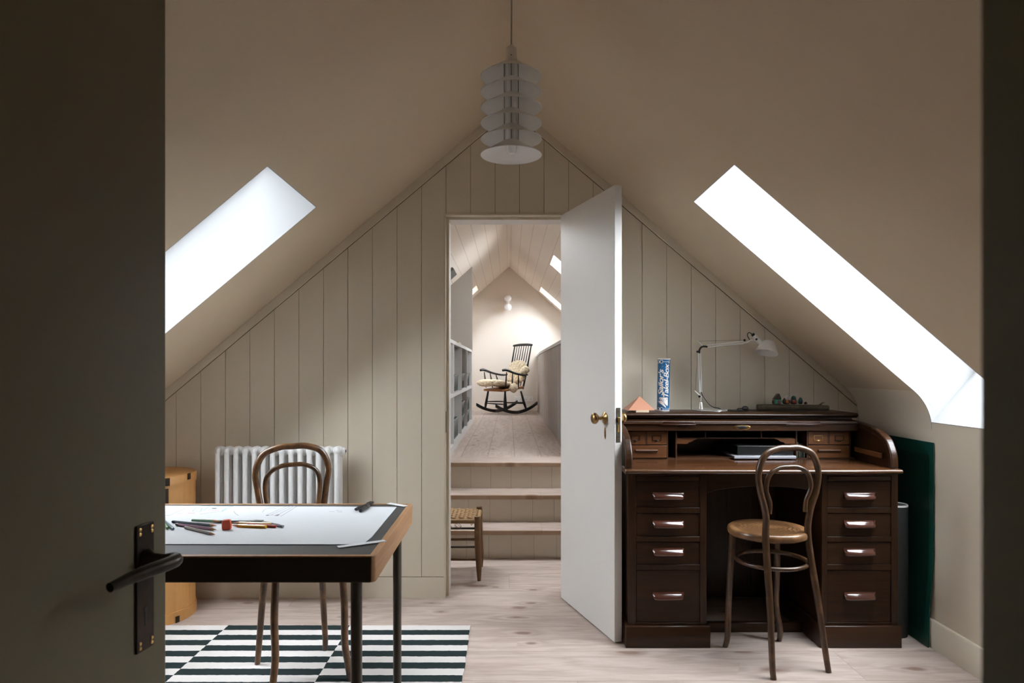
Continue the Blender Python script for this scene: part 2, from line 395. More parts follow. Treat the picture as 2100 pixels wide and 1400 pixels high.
# far gable wall of the study: painted vertical boards with open joints, round a doorway
DX0, DX1, DZ = -.333, .300, 1.993
BT = .012
g = G(); gap = .0024; pitch = .1275; ph = .182
xs = []
k = math.floor((XLK-ph)/pitch)
while ph+k*pitch < XRK+pitch: xs.append(ph+k*pitch); k += 1
def topz(x): return min(zl(x), zr(x)) if True else 0
def board(xa, xb, z0):
    pts = [(xa, z0), (xb, z0), (xb, topz(xb))]
    if xa < xap < xb: pts.append((xap, zap))
    pts.append((xa, topz(xa)))
    g.prism(pts, YW, YW+BT)
for a, b_ in zip(xs[:-1], xs[1:]):
    a2, b2 = max(a, XLK), min(b_, XRK)
    if b2-a2 < .004: continue
    segs = [(a2+gap/2, b2-gap/2, .112)]
    out = []
    for (s0, s1, z0) in segs:
        if s1 <= DX0 or s0 >= DX1: out.append((s0, s1, z0)); continue
        if s0 < DX0: out.append((s0, DX0, z0))
        if s1 > DX1: out.append((DX1, s1, z0))
        out.append((max(s0, DX0), min(s1, DX1), DZ))
    for q in out: board(*q)
g.box(XLK, DX0, YW, YW+BT, 0, .109, 0); g.box(DX1, XRK, YW, YW+BT, 0, .109, 0)
# solid wall behind the boards (dark in the joints)
def top_poly(xa, xb, z0):
    pts = [(xa, z0), (xb, z0), (xb, topz(xb)+.1)]
    if xa < xap < xb: pts.append((xap, zap+.1))
    pts.append((xa, topz(xa)+.1)); return pts
g.prism(top_poly(XLK-.3, DX0, 0), YW+.006, YW+.16, mi=1); g.prism(top_poly(DX1, XRK+.3, 0), YW+.006, YW+.16, mi=1)
g.prism(top_poly(DX0, DX1, DZ), YW+.006, YW+.16, mi=1)
struct('wall_back', g, [m_board, m_gap], smooth=0, weld=0)
# sloping cover strips where the boards meet the ceiling
g = G(); sw = .052
g.prism([(XLK, zl(XLK)), (xap, zap), (xap, zap-sw), (XLK, zl(XLK)-sw)], YW-.010, YW+.001)
struct('trim_1', g, m_board, bev=.002)
g = G(); g.prism([(XRK, zr(XRK)), (xap, zap), (xap, zap-sw), (XRK, zr(XRK)-sw*.75)], YW-.010, YW+.001)
struct('trim_2', g, m_board, bev=.002)

g = G(); jt = .0045
g.prism([(XLK, zl(XLK)-sw), (xap, zap-sw), (xap, zap-sw-jt), (XLK, zl(XLK)-sw-jt)], YW-.0008, YW+.001)
g.prism([(XRK, zr(XRK)-sw*.75), (xap, zap-sw), (xap, zap-sw-jt), (XRK, zr(XRK)-sw*.75-jt)], YW-.0008, YW+.001)
struct('trim_10', g, m_gap, smooth=0)
# door lining with rebate
g = G(); gt = G()
gt.box(DX0-.0, DX0+.003, YW-.004, YW+.045, 0, DZ); gt.box(DX0+.003, DX0+.016, YW+.042, YW+.05, 0, DZ-.003); g.box(DX0, DX0+.016, YW+.050, YW+.165, 0, DZ)
gt.box(DX1-.003, DX1, YW-.004, YW+.045, 0, DZ); gt.box(DX1-.016, DX1-.003, YW+.042, YW+.05, 0, DZ-.003); g.box(DX1-.016, DX1, YW+.050, YW+.165, 0, DZ)
gt.box(DX0+.003, DX1-.003, YW-.004, YW+.045, DZ-.003, DZ); gt.box(DX0+.016, DX1-.016, YW+.042, YW+.05, DZ-.016, DZ-.003); g.box(DX0, DX1, YW+.050, YW+.165, DZ-.016, DZ)
gt.box(DX0-.006, DX0, YW-.005, YW, 0, DZ+.006); gt.box(DX0, DX1, YW-.005, YW, DZ, DZ+.006)
ln = struct('trim_3', gt, m_board, bev=.001)
struct('trim_9', g, m_jamb, bev=.001)
ln['kind'] = 'structure'
obj('strike_plate', G().box(DX0+.0028, DX0+.0045, YW+.006, YW+.030, .86, .97), m_lockplate, ln)

# near wall with the doorway the photograph is taken through
OX0, OX1, OZ = -.725, .180, 2.02
def gable(xa, xb, z0):
    pts = [(xa, z0), (xb, z0), (xb, topz(xb)+.12)]
    if xa < xap < xb: pts.append((xap, zap+.12))
    pts.append((xa, topz(xa)+.12)); return pts
g = G()
g.prism(gable(XLK-.3, OX0, 0), YN-.14, YN); g.prism(gable(OX1, XRK+.35, 0), YN-.14, YN); g.prism(gable(OX0, OX1, OZ), YN-.14, YN)
struct('wall_front', g, m_dark, smooth=0)
g = G()   # unseen hall added behind the camera, keeps sky light off the near door
g.box(-1.4, -1.3, -1.8, YN-.14, 0, 2.5); g.box(.9, 1.0, -1.8, YN-.14, 0, 2.5); g.box(-1.4, 1.0, -1.9, -1.8, 0, 2.5)
struct('wall_hall', g, m_hall, smooth=0)
struct('ceiling_hall', G().box(-1.4, 1.0, -1.9, YN-.14, 2.5, 2.6), m_hall, smooth=0)

# ---- near door leaf (left), opened into the study
hx, hy = -.706, .281; dv = Vector((.160, .987, 0)).normalized(); nv = Vector((dv.y, -dv.x, 0))
def DL(t, o, z): return Vector((hx, hy, 0))+dv*t+nv*o+Vector((0, 0, z))
LW = .861
def lbox(g, t0, t1, o0, o1, z0, z1):
    g.hexa([DL(t0, o0, z0), DL(t1, o0, z0), DL(t1, o1, z0), DL(t0, o1, z0)], [DL(t0, o0, z1), DL(t1, o0, z1), DL(t1, o1, z1), DL(t0, o1, z1)]); return g
d2 = struct('door_2', lbox(G(), 0, LW, -.04, 0, .006, 1.99), m_dark, bev=.003)
pc = LW-.0535
pl = obj('lock_plate', lbox(G(), pc-.020, pc+.020, 0, .0035, .7475, .9465), m_bronze, d2, bev=.0012)
for tt in (-.0135, .0135):
    for zz in (.758, .936):
        g = G()
        g.lathe([(0, 0), (.0028, 0), (.0028, .0016), (.0012, .0022), (0, .0022)], DL(pc+tt, .0033, zz+.0035), 12, nv)
        g.lathe([(0, 0), (.0028, 0), (.0028, .0016), (.0012, .0022), (0, .0022)], DL(pc+tt, .0033, zz-.0035), 12, nv)
        obj('screw', g, m_brass2, pl)
g = G().lathe([(0, 0), (.0045, 0), (.0045, .0006), (0, .0006)], DL(pc, .0034, .812), 16, nv)
lbox(g, pc-.0025, pc+.0025, .0034, .004, .786, .811)
obj('keyhole', g, m_black, pl)
g = G().lathe([(.0, 0), (.015, 0), (.0155, .004), (.012, .009), (.0085, .014), (.0075, .045), (0, .047)], DL(pc, .003, .892), 24, nv)
g.tube(cr([DL(pc, .036, .892), DL(pc+.004, .049, .893), DL(pc-.006, .060, .893), DL(pc-.03, .058, .892), DL(pc-.075, .050, .891), DL(pc-.125, .043, .887)], 7),
       [.0085, .009, .0095, .0105, .0105, .0095, .007], 14)
g.tube(cr([DL(pc-.01, .054, .893), DL(pc+.002, .061, .894)], 4), .0088, 12)
obj('door_handle', g, m_bronze, d2)

# ---- white inner door standing open (right of the doorway)
wd = Vector((-.304, .953, 0)).normalized(); wn = Vector((.953, .304, 0)).normalized()  # wd: latch edge -> hinge
P0 = Vector((.456, 2.954, 0))
def DW(t, o, z): return P0+wd*t+wn*o+Vector((0, 0, z))
def wbox(g, t0, t1, o0, o1, z0, z1):
    g.hexa([DW(t0, o0, z0), DW(t1, o0, z0), DW(t1, o1, z0), DW(t0, o1, z0)], [DW(t0, o0, z1), DW(t1, o0, z1), DW(t1, o1, z1), DW(t0, o1, z1)]); return g
d1 = struct('door_1', wbox(G(), 0, .618, 0, .036, .008, 1.988), m_door, bev=.002)
for o0, s in ((0, -1), (.036, 1)):
    kb = obj('door_knob', G().lathe([(0, 0), (.0265, 0), (.027, .003), (.024, .006), (.013, .010), (.0085, .014), (.0075, .018), (.009, .022), (.0085, .027), (.0085, .034),
             (.016, .037), (.0225, .043), (.0255, .051), (.0235, .059), (.017, .064), (.008, .0665), (0, .067)], DW(.092, o0, .973), 32, wn*s), m_brass, d1)
    obj('keyhole_cover', G().ell(DW(.092, o0, .905), (.010, .003, .027), M=Matrix.Rotation(math.atan2(wd.y, wd.x), 4, 'Z')), m_brass, d1)
fe = obj('lock_forend', wbox(G(), -.0012, .001, .008, .028, .873, 1.023), m_lockplate, d1)
obj('latch_bolt', wbox(G(), -.009, 0, .012, .024, .960, .982), m_brass, fe, bev=.001)
obj('dead_bolt', wbox(G(), -.0025, 0, .0145, .0225, .918, .950), m_brass2, fe)
g = G()
for z in (.888, 1.010, .898, 1.002): g.cyl(DW(-.001, .018, z), DW(-.0022, .018, z), .0026, 10)
obj('screw', g, m_brass, fe)
for z in (.22, 1.0, 1.76):
    obj('hinge', G().cyl(DW(.619, .040, z-.045), DW(.619, .040, z+.045), .006, 12), m_steel, d1)

# ------------------------------------------------------------------ PASSAGE AND FAR ROOM
ZF = .54; YF = 10.7; RZ = 2.80; SP = .883
def zp(x): return RZ-SP*abs(x)
# steps
def step(n, y, z, yb):
    t = bpy.data.objects.new('trim_%d' % n, None); C.objects.link(t); t['kind'] = 'structure'
    obj('riser', G().box(-1.36, 1.39, y, y+.02, z-.18, z-.028), m_riser, t, smooth=0)
    g = G()
    for i in range(12):
        x = -.98+i*.142; g.box(x, x+.0012, y-.0006, y, z-.18, z-.03)
    obj('riser_joint', g, m_gap, t, smooth=0)['kind'] = 'stuff'
    obj('tread', G().box(-1.36, 1.39, y-.015, yb, z-.028, z), m_tread, t, bev=.003)
    obj('nosing', G().box(-1.36, 1.39, y-.023, y-.0145, z-.029, z-.0005), m_nose, t, bev=.003)
step(4, 4.303, .18, 4.55); step(5, 4.53, .36, 4.80); step(6, 4.78, .54, 5.08)
struct('floor_passage', G().box(-1.35, 1.4, 5.08, YF, .44, ZF), m_floor2, smooth=0)
# ceiling with small roof windows
def wins(side, ya, yb): return (side, ya, yb)
RW = [(1, 4.38, 4.98), (1, 7.16, 7.78), (1, 9.94, 10.47), (-1, 4.2, 4.8), (-1, 9.76, 10.29)]  # nearest window on each side is unseen, added to brighten the passage
g = G(); xw0, xw1, xe = .468, 1.05, 1.5; th = .2
for side in (1, -1):
    f = zp; n = Vector((side*SP, 1)).normalized()
    def sec(xa, xb): return [(side*xa, zp(xa)), (side*xb, zp(xb)), (side*xb+n.x*th, zp(xb)+n.y*th), (side*xa+n.x*th, zp(xa)+n.y*th)]
    cur = YW+.16
    for (s, ya, yb) in sorted([r for r in RW if r[0] == side], key=lambda r: r[1]):
        g.prism(sec(0, xe), cur, ya); g.prism(sec(0, xw0), ya, yb); g.prism(sec(xw1, xe), ya, yb); cur = yb
    g.prism(sec(0, xe), cur, YF+.1)
g.prism([(0, RZ), (n.x*-th, RZ+n.y*th), (0, RZ+.5), (n.x*th, RZ+n.y*th)], YW+.16, YF+.1)
struct('ceiling_passage', g, m_cb, smooth=0)
for i, (s, ya, yb) in enumerate(RW):
    n = Vector((s*SP, 1)).normalized()
    roof_window(3+i, s, s*xw0, s*xw1, ya, yb, lambda x: zp(x), n, d=th-.05)
g = G(); g.prism([(-xe, 0), (xe, 0), (xe, zp(xe)), (0, RZ+.05), (-xe, zp(xe))], YF, YF+.12)
struct('wall_far', g, m_pass, smooth=0)
struct('baseboard_far', G().box(-1.4, .445, YF-.014, YF+.01, ZF, ZF+.07), m_pass, bev=.003)
g = G().box(-1.5, -1.35, YW+.16, YF, 0, 1.62)
struct('wall_passage_left', g, m_pass, smooth=0)
g = G().box(1.38, 1.5, YW+.16, YF, 0, 1.62)
struct('wall_passage_right', g, m_pass, smooth=0)
g = G().prism([(-.44, 1.405), (-.44, zp(.44)), (-1.35, zp(1.35)), (-1.35, 1.405)], 8.12, 8.22); g.box(-1.35, -.86, 8.12, 8.22, ZF, 1.42)
struct('wall_partition', g, m_part, smooth=0)
# side cheek where the upper gable continues above the lining on the passage side
# limed panelling at the stair well, with cap
g = G()
y = 5.0; i = 0
while y < YF-.001:
    y1 = min(y+.094, YF); g.box(.447, .470, y+.0015, y1-.0015, ZF, 1.415); y = y1
g.box(.452, .52, 5.0, YF, ZF, 1.41)
stairwell = struct('wall_stairwell', g, m_panel, smooth=0, weld=0)
stc = cr([(.485, 5.0, 1.440), (.485, 8.6, 1.440), (.485, 9.4, 1.440), (.485, 9.9, 1.438), (.485, 10.3, 1.428), (.485, 10.69, 1.415)], 5)
g = G()
for a, b_ in zip(stc[:-1], stc[1:]):
    g.hexa([(.438, a.y, a.z-.03), (.53, a.y, a.z-.03), (.53, b_.y, b_.z-.03), (.438, b_.y, b_.z-.03)], [(.438, a.y, a.z), (.53, a.y, a.z), (.53, b_.y, b_.z), (.438, b_.y, b_.z)])
obj('cap_rail', g, m_shelf, stairwell)

# ------------------------------------------------------------------ SHELVING along the passage, with crates
ys = [4.60, 5.45, 6.34, 7.18, 8.07]
cab = thing('shelving_unit', 'pale grey open shelving unit along the left of the raised passage', 'shelving', (-.64, 6.3, ZF))
g = G().box(-.84, -.44, 4.6, 8.1, 1.39, 1.42); obj('top_board', g, m_shelf, cab, bev=.002)
obj('back_panel', G().box(-.85, -.84, 4.6, 8.1, ZF, 1.42), m_shelf, cab)
obj('shelf', G().box(-.84, -.44, 4.6, 8.1, .968, .998), m_shelf, cab, bev=.002)
obj('plinth', G().box(-.84, -.44, 4.6, 8.1, ZF, ZF+.055), m_shelf, cab, bev=.002)
for i, y in enumerate(ys):
    g = G().box(-.84, -.44, y-.012+(.03 if i == 4 else 0), y+.012+(.018 if i == 4 else 0), ZF+.055, 1.39); obj('upright', g, m_shelf, cab, bev=.002)
m_crate = plain('grey blue plastic', (.15, .175, .17), .35, spec=.5)
def crate(y, z, h, label, L_=.36, x1=-.455, Wd=.26):
    r = thing('storage_crate', label, 'crate', (x1-Wd/2, y+L_/2, z), 0, 'plastic crates on the passage shelves')
    g = G(); x0 = x1-Wd; y1 = y+L_; t = .006; ta = .012
    def ring(d, zz): return [(x0+d, y+d, zz), (x1-d, y+d, zz), (x1-d, y1-d, zz), (x0+d, y1-d, zz)]
    o0 = ring(ta, z+.001); o1 = ring(0, z+h); i1 = ring(t, z+h); i0 = ring(ta+t, z+.008)
    g.add(o0+o1+i1+i0, [(3, 2, 1, 0)]+[(i, (i+1) % 4, 4+(i+1) % 4, 4+i) for i in range(4)]+[(4+i, 4+(i+1) % 4, 8+(i+1) % 4, 8+i) for i in range(4)]
          + [(8+i, 8+(i+1) % 4, 12+(i+1) % 4, 12+i) for i in range(4)]+[(12, 13, 14, 15)])
    for k in range(5):
        yy = y+.03+k*(L_-.06)/4; g.box(x1-.012, x1-.001, yy-.003, yy+.003, z+.006, z+h-.01)
    obj('crate_body', g, m_crate, r, smooth=0)
    g = G().box(x0-.006, x1+.006, y-.006, y+.004, z+h-.014, z+h+.002).box(x0-.006, x1+.006, y1-.004, y1+.006, z+h-.014, z+h+.002)
    g.box(x1-.004, x1+.006, y, y1, z+h-.014, z+h+.002).box(x0-.006, x0+.004, y, y1, z+h-.014, z+h+.002)
    obj('rim', g, m_crate, r, bev=.002)
crate(5.62, .999, .145, 'grey blue crate on the upper shelf, nearest bay with a crate', .5)
crate(6.50, .999, .15, 'grey blue crate on the upper shelf, second bay from the doorway', .45)
crate(7.42, .999, .15, 'grey blue crate on the upper shelf, bay beside the partition end', .42)
crate(5.62, ZF+.056, .17, 'grey blue crate at floor level in the nearest lower bay', .5)
crate(6.50, ZF+.056, .14, 'lower grey blue crate of the stack in the middle lower bay', .45)
crate(6.50, ZF+.056+.145, .13, 'upper grey blue crate of the stack in the middle lower bay', .45)
crate(7.42, ZF+.056, .14, 'lower grey blue crate of the stack in the farthest lower bay', .42)
crate(7.42, ZF+.056+.145, .13, 'upper grey blue crate of the stack in the farthest lower bay', .42)
m_bk = plain('slate book cloth', (.12, .17, .22), .6)
g = G().box(-.70, -.47, 7.30, 7.345, .999, 1.30)
tag(obj('box_file', g, m_bk, bev=.004), 'tall slate blue box file upright in the upper bay near the partition', 'box file')
g = G().cyl((-.455, 6.05, 1.4285), (-.455, 6.42, 1.4285), .008, 10)
tag(obj('brass_rod', g, m_brass), 'short brass rod lying on top of the shelving unit', 'rod')
# fitting under the slope near the partition
g = G()
A = [Vector((-.60, 7.20, zp(.60))), Vector((-.60, 7.62, zp(.60))), Vector((-.85, 7.62, zp(.85))), Vector((-.85, 7.20, zp(.85)))]
n_ = Vector((SP, 0, -1)).normalized()
g.hexa([p+n_*.03 for p in A], A)
tag(obj('ceiling_vent', g, plain('dark grey fitting', (.10, .10, .09), .5), bev=.004), 'dark grey flat fitting under the sloping ceiling above the shelving', 'vent')

# double globe wall lamp
gl = thing('wall_lamp', 'white wall lamp of two glass globes high on the far gable', 'lamp', (-.02, YF, 2.20))
m_globe = plain('opal glass', (.88, .87, .86), .15, spec=.5)
obj('mounting', G().lathe([(0, 0), (.03, 0), (.03, .015), (.012, .02), (.012, .04), (0, .04)], (-.02, YF-.001, 2.225), 20, (0, -1, 0)).cyl((-.02, YF-.035, 2.13), (-.02, YF-.035, 2.32), .008, 10), m_white, gl)
obj('globe', G().ell((-.02, YF-.075, 2.297), .058, 24, 16), m_globe, gl)
obj('globe', G().ell((-.02, YF-.075, 2.155), .058, 24, 16), m_globe, gl)
# sockets
m_socket = plain('socket plastic', (.78, .76, .73), .4)
def socket(x, z, label):
    s = tag(obj('wall_socket', G().box(x-.073, x+.073, YF-.009, YF+.001, z-.043, z+.043), m_socket, bev=.003), label, 'socket', 'double sockets on the far wall')
    for dx in (-.036, .036):
        g = G()
        for a, b_, zz in ((-.011, -.005, -.012), (.005, .011, -.012), (-.003, .003, .006)): g.box(x+dx+a, x+dx+b_, YF-.0098, YF-.0088, z+zz-.003, z+zz+.004)
        obj('pin_holes', g, m_black, s, smooth=0); 
        obj('rocker_switch', G().box(x+dx-.005, x+dx+.005, YF-.012, YF-.0088, z+.018, z+.032), m_socket, s, bev=.001)
socket(.145, .725, 'white double wall socket behind the rocking chair legs')
socket(.305, .725, 'white double wall socket nearer the grooved panelling')

# ------------------------------------------------------------------ ROCKING CHAIR with sheepskins
m_rb = plain('black lacquer', (.014, .014, .014), .35, spec=.5)
m_rw = wood('warm chair seat wood', (.32, .14, .05), (.45, .22, .09), 'x', 8, .4)
rc = thing('rocking_chair', 'black spindle-back rocking chair with a brown wooden seat at the passage end', 'chair', (-.047, 10.11, ZF), math.radians(-141.5))
def rock(y): 
    pts = []
    for i in range(15):
        a = -1+2*i/14; x = a*.385-.02; z = .012+.19*a*a*.55+(.02*max(0, -a))
        pts.append((x, y, z+.012))
    return pts
for s in (1, -1):
    pts = rock(s*.235); g = G()
    for a, b_ in zip(pts[:-1], pts[1:]):
        g.hexa([(a[0], a[1]-.014, a[2]-.022), (b_[0], b_[1]-.014, b_[2]-.022), (b_[0], b_[1]+.014, b_[2]-.022), (a[0], a[1]+.014, a[2]-.022)],
               [(a[0], a[1]-.014, a[2]+.022), (b_[0], b_[1]-.014, b_[2]+.022), (b_[0], b_[1]+.014, b_[2]+.022), (a[0], a[1]+.014, a[2]+.022)])
    obj('rocker', g, m_rb, rc, local=True)
    obj('leg', G().tube([(.21, s*.235, .055), (.20, s*.225, .14), (.17, s*.20, .36)], [.013, .021, .013], 12), m_rb, rc, local=True)
    obj('leg', G().tube([(-.20, s*.235, .055), (-.17, s*.225, .14), (-.13, s*.19, .33)], [.013, .021, .013], 12), m_rb, rc, local=True)
    obj('side_stretcher', G().tube([(.20, s*.23, .17), (0, s*.23, .165), (-.18, s*.23, .16)], [.007, .011, .007], 10), m_rb, rc, local=True)
    obj('armrest', G().tube(cr([(.27, s*.27, .635), (.20, s*.27, .64), (.05, s*.265, .595), (-.12, s*.25, .565), (-.225, s*.225, .57)], 4), [.018, .02, .016, .015, .012], 10, sx=1.0), m_rb, rc, local=True)
    for k, (xa, xb) in enumerate(((.20, .19), (.09, .07), (-.02, -.05))):
        obj('arm_spindle', G().tube([(xb, s*.235, .375), ((xa+xb)/2, s*.25, .49), (xa, s*.268, .61-.02*k)], [.007, .012, .007], 8), m_rb, rc, local=True)
g = G().prism([(.25, -.22), (.25, .22), (.18, .245), (-.17, .215), (-.20, .17), (-.20, -.17), (-.17, -.215), (.18, -.245)], 0, .032, 'z',
              M=Matrix.Translation((0, 0, .352)) @ Matrix.Rotation(math.radians(-6), 4, 'Y').inverted())
obj('seat', g, m_rw, rc, bev=.008, local=True)
for yy in (0.19, -.19):
    obj('back_post', G().tube([(-.17, yy, .36), (-.25, yy*1.0, .66), (-.325, yy*1.02, 1.0)], [.013, .014, .010], 10), m_rb, rc, local=True)
for k in range(6):
    yy = -.135+k*.054; obj('back_spindle', G().tube([(-.17, yy*.85, .37), (-.245, yy, .66), (-.325, yy, 1.0)], [.006, .008, .006], 8), m_rb, rc, local=True)
obj('crest_rail', G().tube(cr([(-.32, -.215, 1.01), (-.335, -.1, 1.02), (-.34, 0, 1.022), (-.335, .1, 1.02), (-.32, .215, 1.01)], 4), [.018, .022, .023, .022, .018], 12, sx=.8), m_rb, rc, local=True)
for xx in (.2, -.18):
    obj('cross_stretcher', G().tube([(xx, -.225, .145), (xx, 0, .145), (xx, .225, .145)], [.007, .011, .007], 8), m_rb, rc, local=True)
def fleece_mat():
    m, N, L, b = nt('cream sheepskin')
    tc = N.new('ShaderNodeTexCoord'); n = N.new('ShaderNodeTexNoise'); n.inputs['Scale'].default_value = 35; n.inputs['Detail'].default_value = 6
    L.new(tc.outputs['Object'], n.inputs['Vector']); L.new(ramp(N, L, n.outputs[0], [(.32, (.46, .34, .20)), (.58, (.78, .68, .52))]), b.inputs['Base Color'])
    b.inputs['Roughness'].default_value = .95; b.inputs['Specular IOR Level'].default_value = .05
    bp = N.new('ShaderNodeBump'); bp.inputs['Strength'].default_value = .9; bp.inputs['Distance'].default_value = .015
    L.new(n.outputs[0], bp.inputs['Height']); L.new(bp.outputs[0], b.inputs['Normal']); return m
m_fleece = fleece_mat()
def fleece(name, label, centre_pts, widths, th, seed):
    """a thick woolly pad following a centre line; pts are (centre, side vector)"""
    rnd = random.Random(seed); g = G(); R = Matrix.Translation((-.047, 10.11, ZF)) @ Matrix.Rotation(math.radians(-141.5), 4, 'Z')
    ctr = cr([p for p in centre_pts], 7); N_ = len(ctr); ww = lin(widths, N_); n = 22; vs = []
    for i in range(N_):
        a = ctr[max(0, i-1)]; b_ = ctr[min(N_-1, i+1)]; t = (b_-a).normalized(); side = Vector((0, 1, 0)); up = t.cross(side).normalized()
        e = min(1, math.sin(PI*(i+.6)/(N_+.2))*2.2)**.5
        for k in range(n):
            an = 2*PI*k/n; c_, s_ = math.cos(an), math.sin(an)
            fz = (1+rnd.uniform(-.09, .12))
            p = ctr[i]+side*(abs(c_)**.6*(1 if c_ > 0 else -1))*ww[i]*e*(1+rnd.uniform(-.08, .08))+up*s_*th*e*fz+t*rnd.uniform(-.006, .006)
            vs.append(R @ p)
    fs = [(i*n+k, i*n+(k+1) % n, (i+1)*n+(k+1) % n, (i+1)*n+k) for i in range(N_-1) for k in range(n)]+[tuple(range(n-1, -1, -1)), tuple((N_-1)*n+k for k in range(n))]
    g.add(vs, fs); return tag(obj(name, g, m_fleece, smooth=80), label, 'sheepskin', 'sheepskins on the rocking chair')
fleece('sheepskin', 'cream sheepskin covering the rocking chair seat and hanging over its front', [(-.14, 0, .405), (0, 0, .42), (.16, 0, .445), (.29, 0, .462), (.38, .02, .45), (.43, .03, .41)], [.17, .21, .24, .26, .22, .16], .042, 2)
fleece('sheepskin', 'cream sheepskin draped over the backrest of the rocking chair', [(-.165, 0, .44), (-.20, 0, .55), (-.222, 0, .66), (-.25, 0, .78)], [.19, .20, .20, .19], .036, 3)
fleece('sheepskin', 'small woolly sheepskin flap bunched beside the rocking chair backrest', [(-.15, .17, .56), (-.19, .19, .62), (-.25, .20, .67)], [.045, .06, .05], .05, 5)
fleece('sheepskin', 'woolly sheepskin edge falling over the near side of the rocking chair seat', [(.02, .245, .43), (.07, .265, .38), (.10, .27, .33)], [.05, .06, .04], .055, 6)

# ------------------------------------------------------------------ WOVEN STOOL behind the doorway
m_stool = wood('worn brown stool wood', (.10, .048, .018), (.20, .10, .04), 'z', 8, .55, wear=(.27, .155, .07), wscale=12)
m_rope = wood('twisted rush cord', (.24, .135, .055), (.38, .235, .11), 'x', 14, .8, grain=.6)
m_stoold = wood('dark stool rung', (.035, .022, .012), (.07, .045, .02), 'x', 8, .5)
st = thing('woven_stool', 'low wooden stool with a frayed woven cord seat behind the door frame', 'stool', (-.365, 3.98, 0))
sx0, sx1, sy0, sy1 = -.555, -.176, 3.842, 4.118
for x in (sx0, sx1):
    for y in (sy0, sy1):
        g = G(); r = .0175
        ox = .008 if x == sx1 else -.008
        g.tube([(x+ox, y, 0), (x+ox*.8, y, .08), (x, y, .2), (x-ox*.3, y, .33), (x-ox*.4, y, .362)], [.010, .0165, r, r, .0165], 10)
        obj('leg', g, m_stool, st)
for z in (.233, .12): obj('rung', G().tube([(sx0, sy0, z), (sx1, sy0, z)], .007, 8), m_stool, st)
for z in (.231, .119): obj('rung', G().tube([(sx0, sy1, z), (sx1, sy1, z)], .007, 8), m_stoold, st)
for z in (.19, .08):
    for x in (sx0, sx1): obj('rung', G().tube([(x, sy0, z), (x, sy1, z)], .007, 8), m_stool, st)
g = G(); zz = .335
g.tube([(sx0, sy0, zz), (sx1, sy0, zz)], .013, 10).tube([(sx0, sy1, zz), (sx1, sy1, zz)], .013, 10).tube([(sx0, sy0, zz), (sx0, sy1, zz)], .013, 10).tube([(sx1, sy0, zz), (sx1, sy1, zz)], .013, 10)
nx, ny = 15, 11
dx_ = (sx1-sx0-.03)/nx; dy_ = (sy1-sy0-.03)/ny
for j in range(ny):
    y = sy0+.015+(j+.5)*dy_
    pts = [Vector((sx0+.005+i*(sx1-sx0-.01)/(2*nx), y, zz+.008+.0045*math.cos(PI*(i/2)+PI*j))) for i in range(2*nx+1)]
    g.tube(pts, dy_*.40, 6)
for i in range(nx):
    x = sx0+.015+(i+.5)*dx_
    pts = [Vector((x, sy0+.003+j*(sy1-sy0-.006)/(2*ny), zz+.008-.0045*math.cos(PI*(j/2)+PI*i))) for j in range(2*ny+1)]
    g.tube(pts, dx_*.42, 6)
obj('woven_seat', g, m_rope, st, smooth=60)
g = G(); rnd = random.Random(4)
for i in range(9):
    x = -.37+rnd.uniform(0, .09); g.tube(cr([(x, sy0-.012, .328), (x+rnd.uniform(-.01, .02), sy0-.018, .315), (x+rnd.uniform(-.02, .045), sy0-.02, .302-rnd.uniform(0, .01))], 3), .0014, 5)
g.tube(cr([(-.215, sy0-.012, .327), (-.212, sy0-.016, .316), (-.206, sy0-.014, .322)], 3), .0014, 5)
obj('frayed_cord', g, m_rope, st)['kind'] = 'stuff'

# ------------------------------------------------------------------ RADIATOR
rad = thing('radiator', 'white column radiator on the boarded wall behind the bentwood chair', 'radiator', (-1.155, 3.44, .13))
rp = .0457; rx0 = -1.157-7*rp+rp/2
for i in range(14):
    x = rx0+i*rp; g = G(); yc, hd = 3.44, .034; zb, zt = .15, .80
    lp = []
    for a in range(0, 181, 20): lp.append((x, yc-hd*math.cos(math.radians(a)), zt-.03+.022*math.sin(math.radians(a))))
    for a in range(0, 181, 20): lp.append((x, yc+hd*math.cos(math.radians(a)), zb+.03-.022*math.sin(math.radians(a))))
    g.tube(lp, .0128, 12, closed=True)
    g.tube([(x, yc, zb+.03), (x, yc, zt-.03)], .0118, 12)
    g.lathe([(0, -rp/2), (.019, -rp/2), (.024, -rp*.3), (.026, 0), (.024, rp*.3), (.019, rp/2), (0, rp/2)], (x, yc, zt-.022), 16, (1, 0, 0))
    g.lathe([(0, -rp/2), (.019, -rp/2), (.024, -rp*.3), (.026, 0), (.024, rp*.3), (.019, rp/2), (0, rp/2)], (x, yc, zb+.022), 16, (1, 0, 0))
    for sy in (-1, 1): g.ell((x, yc+sy*.026, zt-.022), (.0155, .022, .022), 12, 8)
    obj('radiator_section', g, m_white, rad, smooth=60)
xe_ = rx0+13.5*rp
pg = obj('end_plug', G().lathe([(0, 0), (.018, 0), (.018, .008), (.013, .010), (.013, .014), (0, .014)], (xe_, 3.44, .778), 6, (1, 0, 0)), m_white, rad)
obj('air_valve', G().cyl((xe_+.012, 3.44, .778), (xe_+.016, 3.44, .778), .006, 12), m_black, pg)
for x in (rx0+1.5*rp, rx0+11.5*rp): [obj('wall_bracket', G().box(x-.012, x+.012, 3.46, 3.55, z, z+.03), m_white, rad) for z in (.2, .70)]

